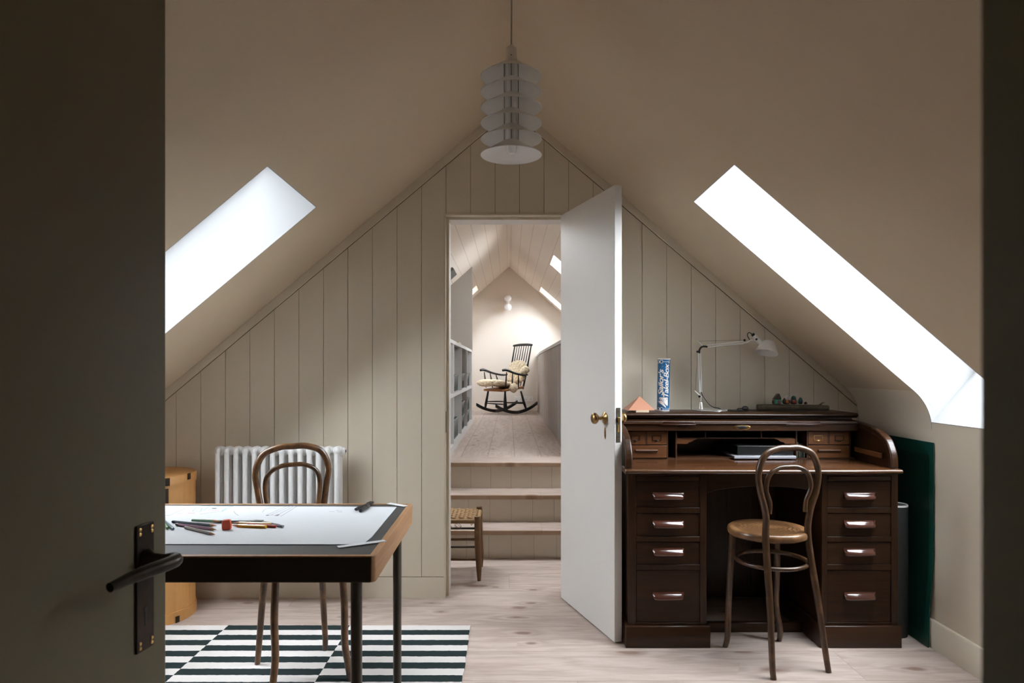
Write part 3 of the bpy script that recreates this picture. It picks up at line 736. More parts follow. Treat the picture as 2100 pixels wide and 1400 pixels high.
# ------------------------------------------------------------------ ROUND PLYWOOD DRUM
m_ply = wood('golden birch plywood', (.50, .235, .07), (.60, .31, .10), 'z', 2.5, .5, wear=(.42, .20, .06), wscale=3, wpos=(.5, .9))
bx_, by_, br = -1.755, 3.31, .218
dr = thing('plywood_drum', 'round golden plywood storage drum with a lid and dark metal fittings', 'drum', (bx_, by_, 0))
obj('drum_body', G().lathe([(0, .006), (br-.004, .006), (br-.004, .644), (0, .644)], (bx_, by_, 0), 64), m_ply, dr)
obj('lid', G().lathe([(0, .644), (br, .644), (br+.001, .682), (br-.003, .688), (0, .690)], (bx_, by_, 0), 64), m_ply, dr)
obj('bottom_band', G().lathe([(0, 0), (br+.001, 0), (br+.001, .052), (br-.005, .053), (0, .053)], (bx_, by_, 0), 64), m_ply, dr)
def on_drum(ang, z0, z1, wd_, r, nm, par):
    g = G(); k = 6
    A, B = [], []
    for i in range(k+1):
        a = ang+(-.5+i/k)*wd_/r; A.append((bx_+r*math.cos(a), by_+r*math.sin(a))); B.append((bx_+(r+.0025)*math.cos(a), by_+(r+.0025)*math.sin(a)))
    g.prism(A+B[::-1], z0, z1, 'z'); return obj(nm, g, m_bronze, par, smooth=0)
on_drum(math.radians(-8), .662, .692, .022, br+.001, 'metal_clip', dr)
on_drum(math.radians(-41), .53, .635, .022, br-.004, 'hasp', dr)
on_drum(math.radians(-41), .648, .685, .03, br+.001, 'metal_clip', dr)
on_drum(math.radians(-27), .0, .03, .02, br+.001, 'metal_clip', dr)

# ------------------------------------------------------------------ RUG
def rug_mat():
    m, N, L, b = nt('woven stripe wool')
    tc = N.new('ShaderNodeTexCoord'); n = N.new('ShaderNodeTexNoise'); n.inputs['Scale'].default_value = 45; n.inputs['Detail'].default_value = 3
    L.new(tc.outputs['Object'], n.inputs['Vector']); sp = N.new('ShaderNodeSeparateXYZ'); L.new(tc.outputs['Object'], sp.inputs[0])
    wob = math_(N, L, 'MULTIPLY', math_(N, L, 'SUBTRACT', n.outputs[0], .5), .008)
    r = math_(N, L, 'FLOOR', math_(N, L, 'DIVIDE', math_(N, L, 'SUBTRACT', 3.157, math_(N, L, 'ADD', sp.outputs[1], wob)), .0572))
    c = math_(N, L, 'FLOOR', math_(N, L, 'DIVIDE', math_(N, L, 'SUBTRACT', -.172, math_(N, L, 'ADD', sp.outputs[0], wob)), .5635))
    par = math_(N, L, 'PINGPONG', math_(N, L, 'ADD', r, c), 1.0)
    mx = N.new('ShaderNodeMixRGB'); L.new(par, mx.inputs[0]); mx.inputs[1].default_value = (.62, .59, .57, 1); mx.inputs[2].default_value = (.022, .032, .033, 1)
    L.new(mx.outputs[0], b.inputs['Base Color']); b.inputs['Roughness'].default_value = .95; b.inputs['Specular IOR Level'].default_value = .05
    n2 = N.new('ShaderNodeTexNoise'); n2.inputs['Scale'].default_value = 300; L.new(tc.outputs['Object'], n2.inputs['Vector'])
    bp = N.new('ShaderNodeBump'); bp.inputs['Strength'].default_value = .5; bp.inputs['Distance'].default_value = .002; L.new(n2.outputs[0], bp.inputs['Height']); L.new(bp.outputs[0], b.inputs['Normal'])
    return m
g = G(); rnd = random.Random(1)
pts = [(-1.59, 3.157)]+[(-1.59+i*.0403, 3.157+rnd.uniform(-.002, .002)) for i in range(1, 35)]+[(-.178, 3.157)]
k = 3.157
while k > 2.05: k -= .0572; pts.append((-.178+rnd.uniform(-.003, .002), k))
pts += [(-1.59, k)]
g.prism(pts, 0, .007, 'z')
RUG = .007
tag(obj('rug', g, rug_mat(), smooth=0), 'black and white rug of offset stripes under the drawing table', 'rug')

# ------------------------------------------------------------------ BENTWOOD CHAIRS
m_bent = wood('dark worn bentwood', (.030, .014, .006), (.075, .036, .016), 'z', 9, .30, coat=.25, wear=(.17, .08, .033), wscale=9, wpos=(.52, .74))
m_bent2 = wood('honey worn bentwood', (.035, .016, .007), (.09, .042, .018), 'z', 9, .28, coat=.3, wear=(.25, .12, .048), wscale=8, wpos=(.46, .72))
def seat_mat(name, base, dark):
    m, N, L, b = nt(name)
    tc = N.new('ShaderNodeTexCoord'); sp = N.new('ShaderNodeSeparateXYZ'); L.new(tc.outputs['Object'], sp.inputs[0])
    r = math_(N, L, 'SQRT', math_(N, L, 'ADD', math_(N, L, 'POWER', sp.outputs[0], 2.0), math_(N, L, 'POWER', sp.outputs[1], 2.0)))
    an = N.new('ShaderNodeMath'); an.operation = 'ARCTAN2'; L.new(sp.outputs[1], an.inputs[0]); L.new(sp.outputs[0], an.inputs[1])
    pet = math_(N, L, 'ADD', math_(N, L, 'MULTIPLY', r, 330.0), math_(N, L, 'MULTIPLY', math_(N, L, 'SINE', math_(N, L, 'MULTIPLY', an.outputs[0], 8.0)), 2.2))
    wv = math_(N, L, 'SINE', pet)
    inside = math_(N, L, 'LESS_THAN', r, .118)
    ringl = math_(N, L, 'LESS_THAN', math_(N, L, 'ABSOLUTE', math_(N, L, 'SUBTRACT', r, .125)), .002)
    f = math_(N, L, 'MAXIMUM', math_(N, L, 'MULTIPLY', math_(N, L, 'GREATER_THAN', wv, .2), inside), ringl)
    n = N.new('ShaderNodeTexNoise'); n.inputs['Scale'].default_value = 18; n.inputs['Detail'].default_value = 7; L.new(tc.outputs['Object'], n.inputs['Vector'])
    c0 = ramp(N, L, n.outputs[0], [(.3, dark), (.62, base)])
    mx = N.new('ShaderNodeMixRGB'); L.new(math_(N, L, 'MULTIPLY', f, .85), mx.inputs[0]); L.new(c0, mx.inputs[1]); mx.inputs[2].default_value = (*[q*.5 for q in dark], 1)
    L.new(mx.outputs[0], b.inputs['Base Color']); b.inputs['Roughness'].default_value = .3; b.inputs['Coat Weight'].default_value = .2
    return m
m_seat = seat_mat('embossed plywood seat', (.23, .115, .048), (.085, .038, .015))
def bentwood(label, loc, rz, mat, sh, top, rs, hw, fw, ff, yb, yf, hy_, ringz, ringr, sc_y):
    """sh seat top height, hw half hoop width, fw/ff half rear/front foot spacing, yb/yf rear/front foot y, hy_ hoop y"""
    t = thing('bentwood_chair', label, 'chair', loc, rz, 'bentwood chairs')
    r = .0135
    wl = rs*.60
    ys_ = sc_y-rs*.78
    pts = [(-fw, yb, 0), (-fw*.98, yb+.012, .06), (-(fw*.45+wl*.55), (yb+ys_)/2, sh*.5), (-wl, ys_, sh-.03), (-wl*1.03, ys_-.004, sh+.08), (-hw*.94, hy_, top-.17), (-hw, hy_, top-.095),
           (-hw*.80, hy_, top-.028), (-hw*.38, hy_, top-.002), (0, hy_, top)]
    full = pts+[(-x, y, z) for x, y, z in pts[-2::-1]]
    P = cr(full, 6)
    n_ = len(P); P = [Vector((p.x, p.y, max(p.z, .0))) for p in P]; rr = [r*(.82+.22*math.sin(PI*min(1, max(0, p.z/top)))) if p.z < top*.9 else r*.98 for p in P]
    obj('back_hoop', G().tube(P, rr, 14), mat, t, local=True, smooth=80, floor_clamp=True)
    iw = hw*.75; it = top-.075; ib = sh+.085
    wx = wl*1.03-.017
    ip = [(-wx+.001, ys_-.001, ib), (-wx*1.0, (ys_+hy_)/2, ib+.045), (-iw, hy_+.001, it-.085), (-iw*.86, hy_, it-.03), (-iw*.45, hy_, it-.004), (0, hy_, it)]
    ip += [(-x, y, z) for x, y, z in ip[-2::-1]]
    obj('inner_hoop', G().tube(cr(ip, 6), .0095, 12), mat, t, local=True, smooth=80, floor_clamp=True)
    sg = G().lathe([(0, sh-.034), (rs-.012, sh-.034), (rs-.003, sh-.028), (rs, sh-.016), (rs-.003, sh-.006), (rs-.010, sh-.001), (rs-.03, sh-.002), (rs-.034, sh-.004), (0, sh-.004)], (0, 0, 0), 48)
    so = obj('seat', sg, m_seat, t, local=True); so.location = (0, sc_y, 0)
    for s in (-1, 1):
        xt = rs*.68
        obj('leg', G().tube(cr([(s*xt*.97, sc_y+rs*.55, sh-.03), (s*(xt+.004), sc_y+rs*.60, sh*.6), (s*(ff*.55+xt*.4), sc_y+rs*.66, sh*.3), (s*ff*.97, yf-.012, .055), (s*ff, yf, 0)], 5), [.0135, .014, .0135, .0125, .011], 12), mat, t, local=True, smooth=80, floor_clamp=True)
    if ringz:
        obj('leg_ring', G().tube([(ringr*math.cos(2*PI*k/40), sc_y-.025+ringr*1.0*math.sin(2*PI*k/40), ringz) for k in range(40)], .009, 10, closed=True), mat, t, local=True, smooth=80, floor_clamp=True)
    return t
bentwood('dark bentwood chair with a round embossed seat, at the roll-top desk', (1.095, 2.806, 0), math.atan2(.08, .312), m_bent,
         .532, .876, .163, .137, .124, .133, -.161, .159, -.085, .40, .140, .052)
bentwood('brown bentwood chair behind the drawing table, facing the camera', (-.81, 2.667, RUG), math.radians(-149.7), m_bent2,
         .462, .868, .185, .146, .136, .142, -.165, .165, -.150, 0, .15, .02)

# ------------------------------------------------------------------ DRAWING TABLE
TZ = .74
m_tabled = wood('dark stained table edge', (.010, .005, .003), (.028, .013, .007), 'x', 7, .5)
m_tablel = wood('warm table side wood', (.30, .15, .065), (.42, .23, .11), 'y', 7, .45)
m_lino = plain('black linoleum', (.045, .047, .047), .5, var=.25, vs=14, bump=.1, bs=30)
m_leg = wood('stained round table leg', (.035, .026, .020), (.075, .06, .045), 'z', 6, .35, spec=.6)
tb = thing('drawing_table', 'drawing table with a dark linoleum top and brown wooden sides', 'table', (-.95, 1.96, RUG))
tx0, tx1, ty0, ty1 = -1.56, -.322, 1.640, 2.285
obj('tabletop', G().box(tx0+.012, tx1-.015, ty0+.018, ty1-.012, TZ-.05, TZ-.001), m_lino, tb)
e = obj('side_rail', G().prism([(tx1-.016, ty0+.012), (tx1-.010, ty0+.001), (tx1-.003, ty0+.006), (tx1, ty0+.014), (tx1, ty1-.012), (tx1-.006, ty1-.003), (tx1-.016, ty1)], TZ-.063, TZ+.001, 'z'), m_tablel, tb, bev=.002)
obj('side_rail', G().box(tx0, tx0+.014, ty0, ty1, TZ-.063, TZ+.001), m_tablel, tb, bev=.002)
obj('front_rail', G().box(tx0+.012, tx1-.010, ty0, ty0+.017, TZ-.063, TZ-.003), m_tabled, tb, bev=.003)
obj('front_lipping', G().box(tx0+.012, tx1-.010, ty0+.002, ty0+.0175, TZ-.0035, TZ+.0008), m_tablel, tb, bev=.001)
obj('back_rail', G().box(tx0+.012, tx1-.014, ty1-.014, ty1, TZ-.063, TZ+.001), m_tablel, tb, bev=.002)
for x, y in ((-.380, 1.70), (-.366, 2.235), (-1.50, 1.70), (-1.50, 2.235)):
    obj('leg', G().lathe([(0, RUG), (.0130, RUG), (.0145, TZ-.06), (0, TZ-.06)], (x, y, 0), 20), m_leg, tb)

# sheet of drawing paper taped to the table, with faint drawn lines
m_paper = plain('white drawing paper', (.60, .62, .64), .7, spec=.2)
pp = tag(obj('drawing_paper', G().prism([(-1.50, 1.757), (-.376, 1.752), (-.368, 1.83), (-.367, 2.228), (-1.50, 2.255)], TZ, TZ+.0012, 'z'), m_paper, smooth=0), 'large white sheet of drawing paper taped flat on the table', 'paper')
ZP = TZ+.0012
m_inks = [plain('grey pencil line', (.33, .35, .38), .8), plain('teal pencil line', (.16, .38, .42), .8), plain('red pencil line', (.55, .25, .24), .8), plain('dark pencil shading', (.12, .12, .13), .8)]
def cp(x, y): return F(330+x/7.241, 1020+y/7.241, ZP)
lines = [
 (1, [(430, 122), (1075, 128)]), (1, [(1075, 128), (900, 208)]), (1, [(495, 118), (680, 126)]), (0, [(430, 122), (130, 265)]), (0, [(130, 265), (60, 262)]), (1, [(520, 150), (610, 155), (590, 205), (470, 200), (520, 150)]),
 (2, [(750, 190), (870, 195)]), (2, [(340, 165), (380, 163)]), (3, [(760, 158), (830, 162)]), (3, [(770, 163), (822, 165)]), (0, [(620, 155), (1000, 150)]), (2, [(375, 240), (505, 236)]), (2, [(400, 228), (510, 226)]),
 (0, [(230, 230), (310, 240)]), (0, [(60, 215), (100, 218)]), (1, [(640, 190), (720, 130)]), (1, [(980, 150), (900, 205)]), (0, [(700, 190), (860, 128)]), (0, [(580, 245), (900, 200)]),
 (0, [(1560, 265), (1860, 130)]), (0, [(1620, 265), (1930, 125)]), (0, [(1700, 272), (1990, 120)]), (0, [(1780, 278), (2020, 130)]), (3, [(1565, 262), (1600, 266)]), (2, [(1640, 258), (1672, 262)]), (3, [(1715, 256), (1762, 258)]), (3, [(1690, 266), (1740, 268)]), (0, [(1510, 220), (1530, 180), (1600, 150), (1700, 148)]),
 (0, [(1080, 200), (1110, 240), (1150, 265)]), (0, [(1270, 155), (1340, 160)]), (0, [(1760, 90), (1880, 95)]), (0, [(1600, 158), (1740, 152)]), (0, [(2250, 110), (2600, 118)]), (0, [(2400, 130), (2700, 125)]), (0, [(2500, 205), (2580, 210)]), (0, [(2600, 190), (2700, 200)]), (0, [(2620, 212), (2690, 216)])]
for mi in range(4):
    g = G()
    for m_, L_ in lines:
        if m_ != mi: continue
        P = [cp(*q) for q in L_]; P = [Vector((p.x, p.y, ZP)) for p in P]
        for a, b_ in zip(P[:-1], P[1:]):
            d = (b_-a).normalized(); s_ = Vector((-d.y, d.x, 0))*(.0010 if mi < 3 else .003)
            g.hexa([a-s_, b_-s_, b_+s_, a+s_], [p+Vector((0, 0, .0003)) for p in (a-s_, b_-s_, b_+s_, a+s_)])
    obj('drawn_lines', g, m_inks[mi], pp, smooth=0, weld=0)['kind'] = 'stuff'
m_tape = plain('frosted tape', (.72, .74, .76), .4)
def strip(a, b_, wd_, label):
    d = (b_-a).normalized(); s_ = Vector((-d.y, d.x, 0))*wd_/2; g = G(); q = Vector((0, 0, .0016)); 
    g.hexa([a-s_, b_-s_, b_+s_, a+s_], [p+q for p in (a-s_, b_-s_, b_+s_, a+s_)])
    tag(obj('tape_strip', g, m_tape, smooth=0), label, 'tape', 'tape holding the drawing paper')
zt_ = TZ+.0006
strip(F(693, 1122, zt_), F(790, 1109, zt_), .019, 'strip of frosted tape across the near right corner of the paper')
strip(F(797, 1032.5, zt_), F(832, 1038, zt_), .02, 'strip of frosted tape at the back right corner of the paper')

# pencils: each its own object
def pencil(name, p0, p1, col, label, r=.0041, tip='wood', endcol=None, lift=0, cat='pencil'):
    z = ZP+.0003+r
    a = F(330+p0[0]/7.241, 1020+p0[1]/7.241, z); b_ = F(330+p1[0]/7.241, 1020+p1[1]/7.241, z)
    a.z += lift; b_.z += lift
    L_ = (b_-a).length; Lmax = .178
    if L_ > Lmax: 
        mid = (a+b_)/2; d = (b_-a).normalized(); a = mid-d*Lmax/2; b_ = mid+d*Lmax/2
    d = (b_-a).normalized()
    r0 = thing(name, label, cat, tuple(a), 0, 'pencils lying on the drawing paper')
    m1 = plain(name+' '+label[:18], col, .3, coat=.3)
    obj('barrel', G().lathe([(0, .0), (r*.9, 0), (r, .001), (r, (b_-a).length-.022), (0, (b_-a).length-.022)], a, 6 if tip == 'wood' else 14, d), m1, r0, smooth=30)
    m2 = m_pwood if tip == 'wood' else plain('pen end '+label[:14], endcol or (.1, .1, .1), .3)
    obj('tip', G().lathe([(r, 0), (r*.25, .019), (.0002, .022)] if tip == 'wood' else [(0, 0), (r, 0), (r, .019), (r*.8, .022), (0, .022)], b_-d*.022, 12, d), m2, r0)
    if endcol and tip == 'wood': obj('end_cap', G().lathe([(0, -.002), (r*.95, -.002), (r*1.03, 0), (r*1.03, .008), (r, .008)], a, 12, d), plain('end '+label[:14], endcol, .3), r0)
    return r0
m_pwood = plain('bare cedar point', (.45, .22, .10), .6)
pencil('pencil', (180, 356), (830, 418), (.07, .10, .13), 'dark slate pencil with a black end, leftmost of the bundle', endcol=(.01, .01, .015))
pencil('pencil', (235, 398), (828, 474), (.30, .17, .25), 'dull purple pencil below the slate one, pointing at the red sharpener', endcol=(.05, .02, .03))
pencil('pencil', (365, 442), (806, 548), (.36, .33, .31), 'grey pencil lying apart in front of the bundle', endcol=(.2, .19, .18))
pencil('pencil', (1330, 352), (490, 338), (.55, .20, .18), 'long rose red pencil along the back of the bundle')
pencil('pencil', (460, 358), (890, 372), (.12, .30, .17), 'green pencil in the middle of the bundle left of the sharpener', lift=.004)
pencil('pencil', (1525, 362), (690, 352), (.05, .09, .11), 'dark teal pencil near the back of the bundle', lift=.002)
pencil('pencil', (1660, 392), (1060, 372), (.62, .42, .03), 'yellow pencil behind the orange-yellow one', lift=.0)
pencil('pencil', (1562, 432), (1040, 412), (.72, .36, .012), 'thick orange-yellow pencil right of the red sharpener', r=.0045)
pencil('pencil', (1695, 428), (1200, 392), (.50, .09, .06), 'red pencil with a blunt end, right end of the bundle', endcol=(.4, .04, .03))
pencil('pencil', (1808, 425), (1360, 330), (.38, .37, .40), 'silver grey pencil reaching farthest right from the bundle', endcol=(.25, .25, .28))
pencil('felt_pen', (-60, 262), (122, 478), (.24, .40, .14), 'green felt pen beside the dark door edge', tip='pen', endcol=(.12, .25, .05), cat='pen')
pencil('felt_pen', (40, 340), (184, 466), (.13, .22, .28), 'slate blue felt pen beside the green one', tip='pen', endcol=(.05, .10, .14), cat='pen')
sp_ = F(462.5, 1087, ZP); 
g = G().prism([(-.012, 0), (-.009, -.002), (.009, -.002), (.012, 0), (.0125, .012), (.010, .0245), (.006, .026), (-.008, .0255), (-.0125, .021)], -.007, .007, 'y', M=Matrix.Translation(sp_+Vector((0, .008, .0022))) @ Matrix.Rotation(.15, 4, 'Z'))
shp = tag(obj('pencil_sharpener', g, plain('orange red plastic', (.62, .07, .025), .35), bev=.002), 'small orange red plastic sharpener among the pencils', 'sharpener')
def marker(a, b_, r, label):
    a = F(*a, ZP+r); b_ = F(*b_, ZP+r); d = (b_-a).normalized(); L_ = (b_-a).length
    t = thing('black_marker', label, 'marker', tuple(a), 0, 'black markers on the paper')
    obj('barrel', G().lathe([(0, 0), (r*.8, 0), (r, .006), (r, L_*.6), (0, L_*.6)], a, 16, d), m_black, t)
    obj('cap', G().lathe([(0, 0), (r*1.08, 0), (r*1.08, L_*.3), (r*.6, L_*.38), (0, L_*.4)], a+d*L_*.6, 16, d).box(-.0015, .0015, -.001, .001, 0, .03, M=Matrix.Translation(a+d*L_*.62+Vector((0, 0, r*1.1))) @ Vector((0, 0, 1)).rotation_difference(d).to_matrix().to_4x4()), m_black, t)
marker((729, 1044), (766, 1029), .0048, 'slim black marker lying across the back right of the paper')
marker((739, 1047), (757, 1036), .0062, 'short thick black marker beside the slim one')

# ------------------------------------------------------------------ ROLL-TOP DESK
m_oak = wood('dark polished oak', (.017, .006, .002), (.046, .0175, .0062), 'x', 6, .33, coat=.12, spec=.35)
m_oakv = wood('dark polished oak upright', (.016, .0058, .0018), (.044, .0165, .0055), 'z', 6, .38, coat=.06, spec=.28)
m_dfront = wood('dark oak drawer front', (.014, .0048, .0013), (.044, .016, .0048), 'x', 8, .45, coat=.03, spec=.25)
m_inner = wood('amber oak interior', (.085, .027, .0065), (.15, .053, .0135), 'x', 7, .42, coat=.1)
m_pull = wood('polished plum wood pull', (.055, .018, .012), (.10, .035, .022), 'x', 6, .16, coat=.7)
m_deskt = wood('polished desk surface', (.045, .017, .0065), (.088, .035, .0135), 'x', 4, .24, coat=.6)
dk = thing('rolltop_desk', 'dark oak roll-top desk with twin drawer pedestals against the boarded wall', 'desk', (1.087, 3.2, 0))
def pedestal(x0, x1, px0, px1):
    obj('plinth', G().prism([(2.913, 0), (2.913, .088), (2.918, .094), (3.5, .094), (3.5, 0)], px0, px1, 'x'), m_oak, dk, bev=.003)
    g = G().box(x0, x1, 2.942, 3.5, .094, .744)
    obj('pedestal_case', g, m_oakv, dk, bev=.002)
    dx0, dx1 = (.546, .820) if x0 < 1 else (1.366, 1.641)
    g = G().box(x0, dx0, 2.93, 2.943, .094, .744).box(dx1, x1, 2.93, 2.943, .094, .744)
    for z0, z1 in ((.094, .104), (.3285, .352), (.450, .4722), (.5730, .5963), (.7105, .7135), (.7325, .744)): g.box(dx0, dx1, 2.9305, 2.943, z0, z1)
    obj('face_frame', g, m_oakv, dk, bev=.0015)
    obj('writing_slide', G().box(dx0+.004, dx1-.004, 2.927, 2.943, .7140, .7320), m_oak, dk, bev=.002)
    for z0, z1, hz in ((.105, .3275, .217), (.353, .449, .405), (.473, .572, .5245), (.597, .7095, .646)):
        d = obj('drawer', G().box(dx0+.0015, dx1-.0015, 2.934, 2.944, z0, z1), m_dfront, dk, bev=.0015)
        xc = (dx0+dx1)/2
        g = G(); secs = []
        for xx, k in ((-.067, .55), (-.062, .8), (-.054, 1), (.054, 1), (.062, .8), (.067, .55)):
            y0 = 2.934; pr = [(y0, .018), (y0-.010*k, .018), (y0-.011*k, .0145), (y0-.014*k, .011), (y0-.024*k, .004), (y0-.028*k, -.004), (y0-.027*k, -.010), (y0-.020*k, -.0155), (y0-.010*k, -.0165), (y0, -.0165)]
            if k < 1: pr = [(y, z*(.55+.45*k) if z < .012 else z) for y, z in pr]
            secs.append([(xc+xx, y, hz+z) for y, z in pr])
        n = len(secs[0]); vs = [p for s_ in secs for p in s_]; fs = [(i*n+k, i*n+(k+1) % n, (i+1)*n+(k+1) % n, (i+1)*n+k) for i in range(5) for k in range(n)]+[tuple(range(n)), tuple(5*n+k for k in range(n))]
        g.add(vs, fs); obj('drawer_pull', g, m_pull, d, smooth=50, bev=0)
pedestal(.510, .848, .497, .860); pedestal(1.343, 1.669, 1.327, 1.677)
g = G(); 
for i in range(4):
    x0 = .848+i*.124; g.box(x0+.001, x0+.122, 3.44, 3.46, .05, .744)
g.box(.848, 1.343, 3.447, 3.47, .04, .744)
obj('kneehole_back', g, m_oakv, dk, smooth=0)
obj('foot_rail', G().box(.860, 1.327, 3.088, 3.115, 0, .044), m_oak, dk, bev=.003)
pts = [(.848, .744), (.848, .652)]
for i in range(13):
    t = i/12; pts.append((.86+t*.471, .656+.028*math.sin(PI*t)**.6))
pts += [(1.343, .652), (1.343, .744)]
obj('arched_apron', G().prism(pts, 2.95, 2.966, 'y'), m_oak, dk, bev=.002)
prof = [(3.50, .744), (2.902, .744), (2.893, .747), (2.889, .753), (2.889, .758), (2.894, .763), (2.903, .7655), (3.50, .7655)]
obj('desktop', G().prism(prof, .493, 1.670, 'x'), m_deskt, dk, bev=.003)
# quarter-round side cheeks
arc = [Vector((0, y, z)) for y, z in ((2.916, .766), (2.919, .810), (2.934, .850), (2.972, .893), (3.062, .925), (3.179, .941), (3.262, .944))]
arc = cr(arc, 5)
for x0, x1, ins in ((.497, .529, 1), (1.633, 1.665, -1)):
    out = [(p.y, p.z) for p in arc]
    inn = []
    for i, p in enumerate(arc):
        a = arc[max(0, i-1)]; b_ = arc[min(len(arc)-1, i+1)]; t = (b_-a).normalized(); inn.append((p.y+t.z*.026, p.z-t.y*.026))
    g = G()
    for i in range(len(out)-1):
        a, b_, c_, d_ = out[i], out[i+1], inn[i+1], inn[i]
        g.hexa([(x0, *a), (x0, *b_), (x0, *c_), (x0, *d_)], [(x1, *a), (x1, *b_), (x1, *c_), (x1, *d_)])
    obj('side_moulding', g, m_oak, dk, bev=.006, smooth=50, seg=3)
    xa, xb = (x0+.006, x1-.012) if ins > 0 else (x0+.012, x1-.006)
    poly = [(max(y, 2.93), z) for y, z in [((o[0]+i_[0])/2, (o[1]+i_[1])/2) for o, i_ in zip(out, inn)]]+[(3.49, .935), (3.49, .766), (2.93, .766)]
    obj('side_cheek', G().prism(poly, xa, xb, 'x'), m_oakv, dk, smooth=0)
    xr = x1 if ins > 0 else x0
    # small brass-ended support arm on the inner face
    xs_ = x1+.004 if ins > 0 else x0-.004
    g = G().hexa([(xs_-.005, 2.985, .800), (xs_+.005, 2.985, .800), (xs_+.005, 2.985, .823), (xs_-.005, 2.985, .823)], [(xs_-.005, 3.215, .803), (xs_+.005, 3.215, .803), (xs_+.005, 3.215, .826), (xs_-.005, 3.215, .826)])
    obj('support_arm', g, m_inner, dk, bev=.003)
obj('back_panel', G().box(.51, 1.65, 3.485, 3.5, .766, .965), m_oak, dk)
obj('top_board', G().prism([(3.228, .966), (3.222, .972), (3.224, .978), (3.232, .983), (3.525, .983), (3.525, .960), (3.236, .960)], .508, 1.650, 'x'), m_oak, dk, bev=.002)
obj('top_frieze', G().box(.524, 1.638, 3.262, 3.275, .930, .961), m_oak, dk)
tam = obj('tambour', G().box(.531, 1.631, 3.190, 3.207, .902, .934), m_oak, dk, bev=.002)
g = G()
for k in range(5):
    y = 3.205+k*.018; z = .941+.0012*k
    g.lathe([(0, 0), (.0085, 0), (.0085, 1.100), (0, 1.100)], (.531, y, z), 10, (1, 0, 0))
obj('tambour_slat', g, m_oak, tam)
g = G().box(.531, 1.631, 3.182, 3.215, .933, .941); obj('tambour_ledge', g, m_oak, tam, bev=.003)
for xa, xb in ((.712, .870), (1.290, 1.458)):
    g = G().box(xa, xb, 3.1795, 3.1835, .9305, .934).box(xa+.008, xb-.008, 3.179, 3.183, .9435, .9465).box(xa+.004, xb-.004, 3.1825, 3.19, .934, .9435)
    obj('finger_pull', g, m_pull, tam, bev=.001)
g = G().ell((1.088, 3.1895, .919), (.041, .0018, .0115), 28, 8)
es = obj('lock_escutcheon', g, m_brass, tam)
obj('keyhole', G().ell((1.088, 3.1880, .919), (.024, .0012, .0065), 20, 6), m_black, es)
# pigeonhole gallery
GY = 3.222
m_gal = wood('dark oak gallery', (.035, .014, .005), (.075, .03, .011), 'x', 7, .4)
g = G().box(.529, 1.633, GY+.004, 3.485, .766, .7715).box(.529, 1.633, GY+.004, 3.485, .918, .924)
for x in (.5465, .7475, .7895, 1.357, 1.4085, 1.609): g.box(x-.003, x+.003, GY, 3.485, .7715, .918)
for x in (.647, 1.507): g.box(x-.003, x+.003, GY, 3.485, .834, .918)
g.box(.5495, .7445, GY+.004, 3.485, .8315, .8345); g.box(1.4115, 1.606, GY+.004, 3.485, .8315, .8345)
g.box(.7925, 1.354, GY+.01, 3.485, .862, .866)
for x in (.93, 1.195): g.box(x-.0025, x+.0025, GY+.01, 3.485, .866, .918)
obj('gallery', g, m_gal, dk, smooth=0)
for s, xx in ((1, .7925), (-1, 1.354)):
    pts = [(xx, .862), (xx, .838), (xx+s*.05, .838), (xx+s*.058, .846), (xx+s*.07, .848), (xx+s*.082, .857), (xx+s*.10, .862)]
    obj('shelf_bracket', G().prism(pts, GY+.004, GY+.012, 'y'), m_inner, dk, smooth=0)
def gdrawer(x0, x1, z0, z1, kind):
    d = obj('small_drawer', G().box(x0, x1, GY-.001, GY+.02, z0, z1), m_inner, dk, bev=.001)
    xc = (x0+x1)/2; zc = (z0+z1)/2
    if kind == 'label':
        g = G(); w_, h_ = .021, .0125
        for a in ((xc-w_, xc+w_, zc+h_-.003, zc+h_), (xc-w_, xc+w_, zc-h_, zc-h_+.003), (xc-w_, xc-w_+.003, zc-h_, zc+h_), (xc+w_-.003, xc+w_, zc-h_, zc+h_)):
            g.box(a[0], a[1], GY-.003, GY-.0005, a[2], a[3])
        lh = obj('label_holder', g, m_brass2 if x0 > 1.4 and x0 < 1.45 else m_bronze, d, smooth=0)
        obj('cup_pull', G().ell((xc, GY-.004, zc-h_), (.009, .005, .0045), 14, 8), m_brass2 if x0 > 1.4 and x0 < 1.45 else m_bronze, lh)
    else:
        g = G(); zc += .004
        secs = [[(xc+q, y, zc+z) for y, z in ((GY-.001, .006), (GY-.012, .006), (GY-.014, .003), (GY-.008, -.004), (GY-.001, -.005))] for q in (-.052, .052)]
        g.add(secs[0]+secs[1], [(0, 1, 2, 3, 4), (5, 6, 7, 8, 9)]+[(k, (k+1) % 5, 5+(k+1) % 5, 5+k) for k in range(5)])
        obj('wooden_pull', g, m_inner, d, smooth=0)
gdrawer(.551, .643, .8355, .897, 'label'); gdrawer(.651, .7435, .8355, .897, 'label'); gdrawer(.551, .7435, .7725, .8305, 'pull')
gdrawer(1.4125, 1.503, .8355, .897, 'label'); gdrawer(1.511, 1.605, .8355, .897, 'label'); gdrawer(1.4125, 1.605, .7725, .8305, 'pull')
